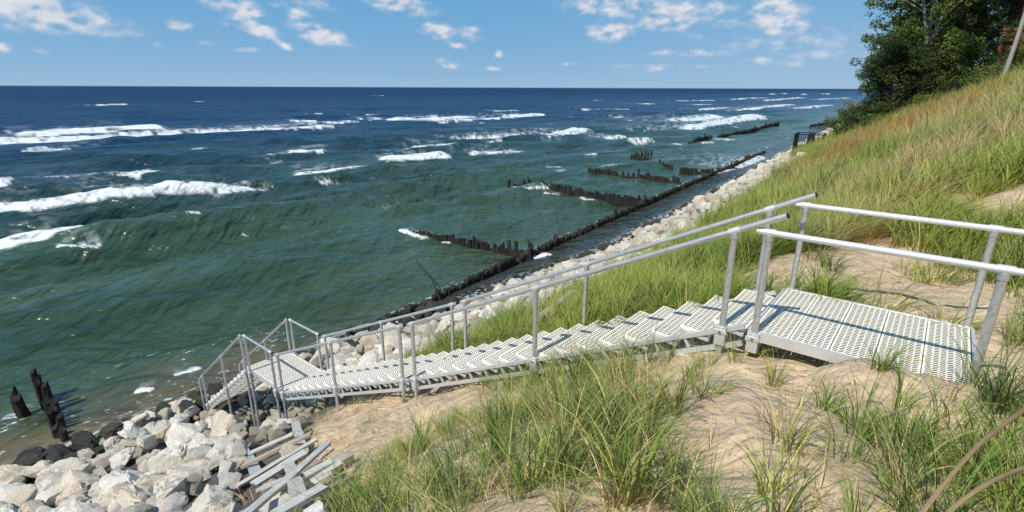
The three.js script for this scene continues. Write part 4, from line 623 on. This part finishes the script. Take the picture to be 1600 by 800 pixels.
{
  const r = rng(92), hillG = [tuftGeo(11, 54, .76, .15, .75, .30, .012, .05), tuftGeo(12, 44, 1.0, .16, .6, .50, .012, .08), tuftGeo(13, 60, .55, .24, .9, .15, .012, .04)], bins = [[], [], []], rust = [], straw = [];
  const colour = (u, v, h, s) => {
    const n = fbm2(u * .12 + 5, v * .25, 3), n1 = n2(u * .9, v * 1.0 + 8); let c = mixC(G.green, G.lime, clamp(.55 + .9 * n + .3 * n1)); c = mixC(c, G.olive, clamp(.05 + .55 * n1)); c = mixC(c, G.straw, .5 * ss(.25, .7, fbm2(u * .35 + 20, v * .5, 3) + .15)); c = mixC(c, G.lime, spotSum(GREEN, u, v) * .5); c = mixC(c, G.dark, spotSum(DARK, u, v) * .8); c = mixC(c, G.straw, clamp(spotSum(STRAW, u, v) * .85 * (.3 + s) + (h < .035 ? .5 : 0))); return mixC(c, G.rust, clamp(spotSum(RUST, u, v) * (.35 + .8 * s)));
  };
  for (let i = 0; i < 60000; i++) {
    const u = 6.3 + 56 * Math.pow(r(), 1.35), v = mix(-11, 8.8, r()), k = r(), a = r(), b = r(), s = r(), h = r(); const c = cover(u, v); if (k > c * mix(.80, .55, ss(15, 40, u)) * (.62 + .6 * n2(u * .8 + 3, v * .9))) continue; if (v < -6 - u * .12) continue;
    const x = toX(u, v), z = toZ(u, v), sc = (.62 + .6 * s + .30 * n2(u * .8 + 3, v * .9)) * mix(.82, 1.1, ss(8, 30, u)), e = [x, gxz(x, z), z, (b - .5) * 2.2 - .35, sc, colour(u, v, h, s)];
    const ru = spotSum(RUST, u, v), sw = spotSum(STRAW, u, v); if (ru > .30 && a < .75) rust.push(e); else if (sw > .4 && a < .5) straw.push(e); else bins[Math.floor(b * 7 * 3 % 3)].push(e);
  }
  scatter('hill_grass', 'green wind-bent grass over the slope beyond the stairs', 'grass', hillG[0], bins[0]); scatter('hill_grass', 'tall leaning grass on the slope, yellow-green and olive', 'grass', hillG[1], bins[1]); scatter('hill_grass', 'shorter thick grass filling the slope between the tall blades', 'grass', hillG[2], bins[2]);
  scatter('rust_grass', 'rust-brown dry grass patches high on the slope', 'grass', hillG[1], rust); scatter('straw_grass', 'straw-coloured dry grass patches on the slope', 'grass', hillG[1], straw);
}
{ // tufts that stand alone
  const T = (px, py, n, len, sp, lean, wind, col, label, straw = .15, w = .0085) => { const p = hit(px, py), g = tuftGeo(px + py, n, len, sp, lean, wind, w, straw), c = g.attributes.color; for (let i = 0; i < c.count; i++) c.setXYZ(i, c.getX(i) * col[0], c.getY(i) * col[1], c.getZ(i) * col[2]); const o = part('grass_tuft', g, grassM, scene); o.position.set(p.x, gxz(p.x, p.z), p.z); o.userData = { label, category: 'grass tuft' }; };
  T(1100, 615, 60, .42, .10, .8, .15, G.green, 'spreading green tuft with grey dead leaves on sand below the stair top', .35);
  T(1208, 600, 34, .38, .06, .35, .05, G.lime, 'small upright tuft on bare sand below the platform corner post');
  T(1372, 575, 34, .36, .06, .3, .05, G.green, 'upright tuft standing close against the platform front edge');
  T(1300, 420, 90, .42, .14, .7, .1, G.dark, 'dense dark green tuft on sand behind the two white handrails', .1);
  T(1448, 440, 80, .5, .18, .8, .2, G.lime, 'bright green tuft on sand behind the middle of the platform', .15);
  T(1290, 640, 40, .42, .08, .4, .1, G.green, 'loose green tuft on the sand in front of the platform middle');
  T(1180, 555, 30, .3, .06, .5, .1, G.lime, 'small tuft at the foot of the post where platform meets stairs', .3);
  T(965, 690, 120, .75, .16, .45, .12, G.green, 'large tall dark green clump in the centre foreground', .1);
  T(1560, 640, 70, .7, .12, .6, .3, G.dark, 'dark green clump at the right edge leaning over the platform end', .08);
  T(1530, 600, 36, .5, .1, .5, .3, G.green, 'thin green clump just in front of the platform end post', .1);
  T(478, 712, 60, .34, .12, .8, .2, G.lime, 'small green tuft growing at the top of the plank pile', .3);
  T(1200, 770, 30, .5, .07, .4, .1, G.lime, 'sparse upright tuft on bare sand at the bottom of the view');
  T(530, 690, 40, .3, .12, .9, .1, G.straw, 'dry straw tuft on sand above the plank pile', .3);
  T(400, 790, 60, .3, .2, .9, .1, G.straw, 'dry straw tuft between stones left of the plank pile', .3);
  // thick bent stalks close to the camera
  const stalkM = std({ color: rgb(.50, .38, .20), roughness: .8, bumpMap: woodBump, bumpScale: .004 });
  const S = (pts, rad, label) => { const w = pts.map(([px, py, d]) => ray(px, py).normalize().multiplyScalar(d).add(V3(0, EYE, 0))), o = thing('dry_stalk', label, 'stalk', [w[0].x, w[0].y, w[0].z]); part('stem', limb(w.map((p) => p.clone().sub(w[0])), rad * .62, rad * .45, 24, 8), stalkM, o); };
  S([[1430, 815, 2.75], [1475, 757, 2.7], [1530, 695, 2.6], [1580, 655, 2.5], [1640, 612, 2.4]], .0145, 'upper of two thick bent tan stalks at the bottom right corner');
  S([[1455, 830, 2.6], [1500, 785, 2.55], [1550, 752, 2.5], [1610, 728, 2.4], [1660, 716, 2.35]], .014, 'lower of two thick bent tan stalks at the bottom right corner');
}
{ // litter lying on the sand
  const r = rng(97), list = [], g = mergeGeometries([0, 1, 2].map((k) => limb([V3(-.06, .004, 0), V3(0, .006 + .004 * k, .008 * (k - 1)), V3(.06, .003, .012 * k)], .0018, .0012, 4, 4))); g.setAttribute('color', new THREE.Float32BufferAttribute(new Float32Array(g.attributes.position.count * 3).fill(1), 3));
  for (let i = 0; i < 2600; i++) { const u = -.5 + 9 * r(), v = -2.5 + 11 * r(), s = r(), a = r(), b = r(); if (v > rockTop(u)) continue; const st = 0.998 * (v - 0.727), off = u - (5.13 + 0.072 * st); if (off > -.05 && off < 1.6 && st > -1.8 && st < .2) continue; const x = toX(u, v), z = toZ(u, v); list.push([x, gxz(x, z) + .012, z, a * 6.28, .3 + .9 * s * s, b < .5 ? [.36, .26, .15] : b < .8 ? [.16, .11, .07] : [.55, .46, .32]]); }
  scatter('sand_litter', 'dry stems and bits of litter strewn over the foreground sand', 'litter', g, list);
}
scene.traverse((o) => { if (o.isMesh) { o.castShadow = true; o.receiveShadow = true; } });
renderer.render(scene, camera);
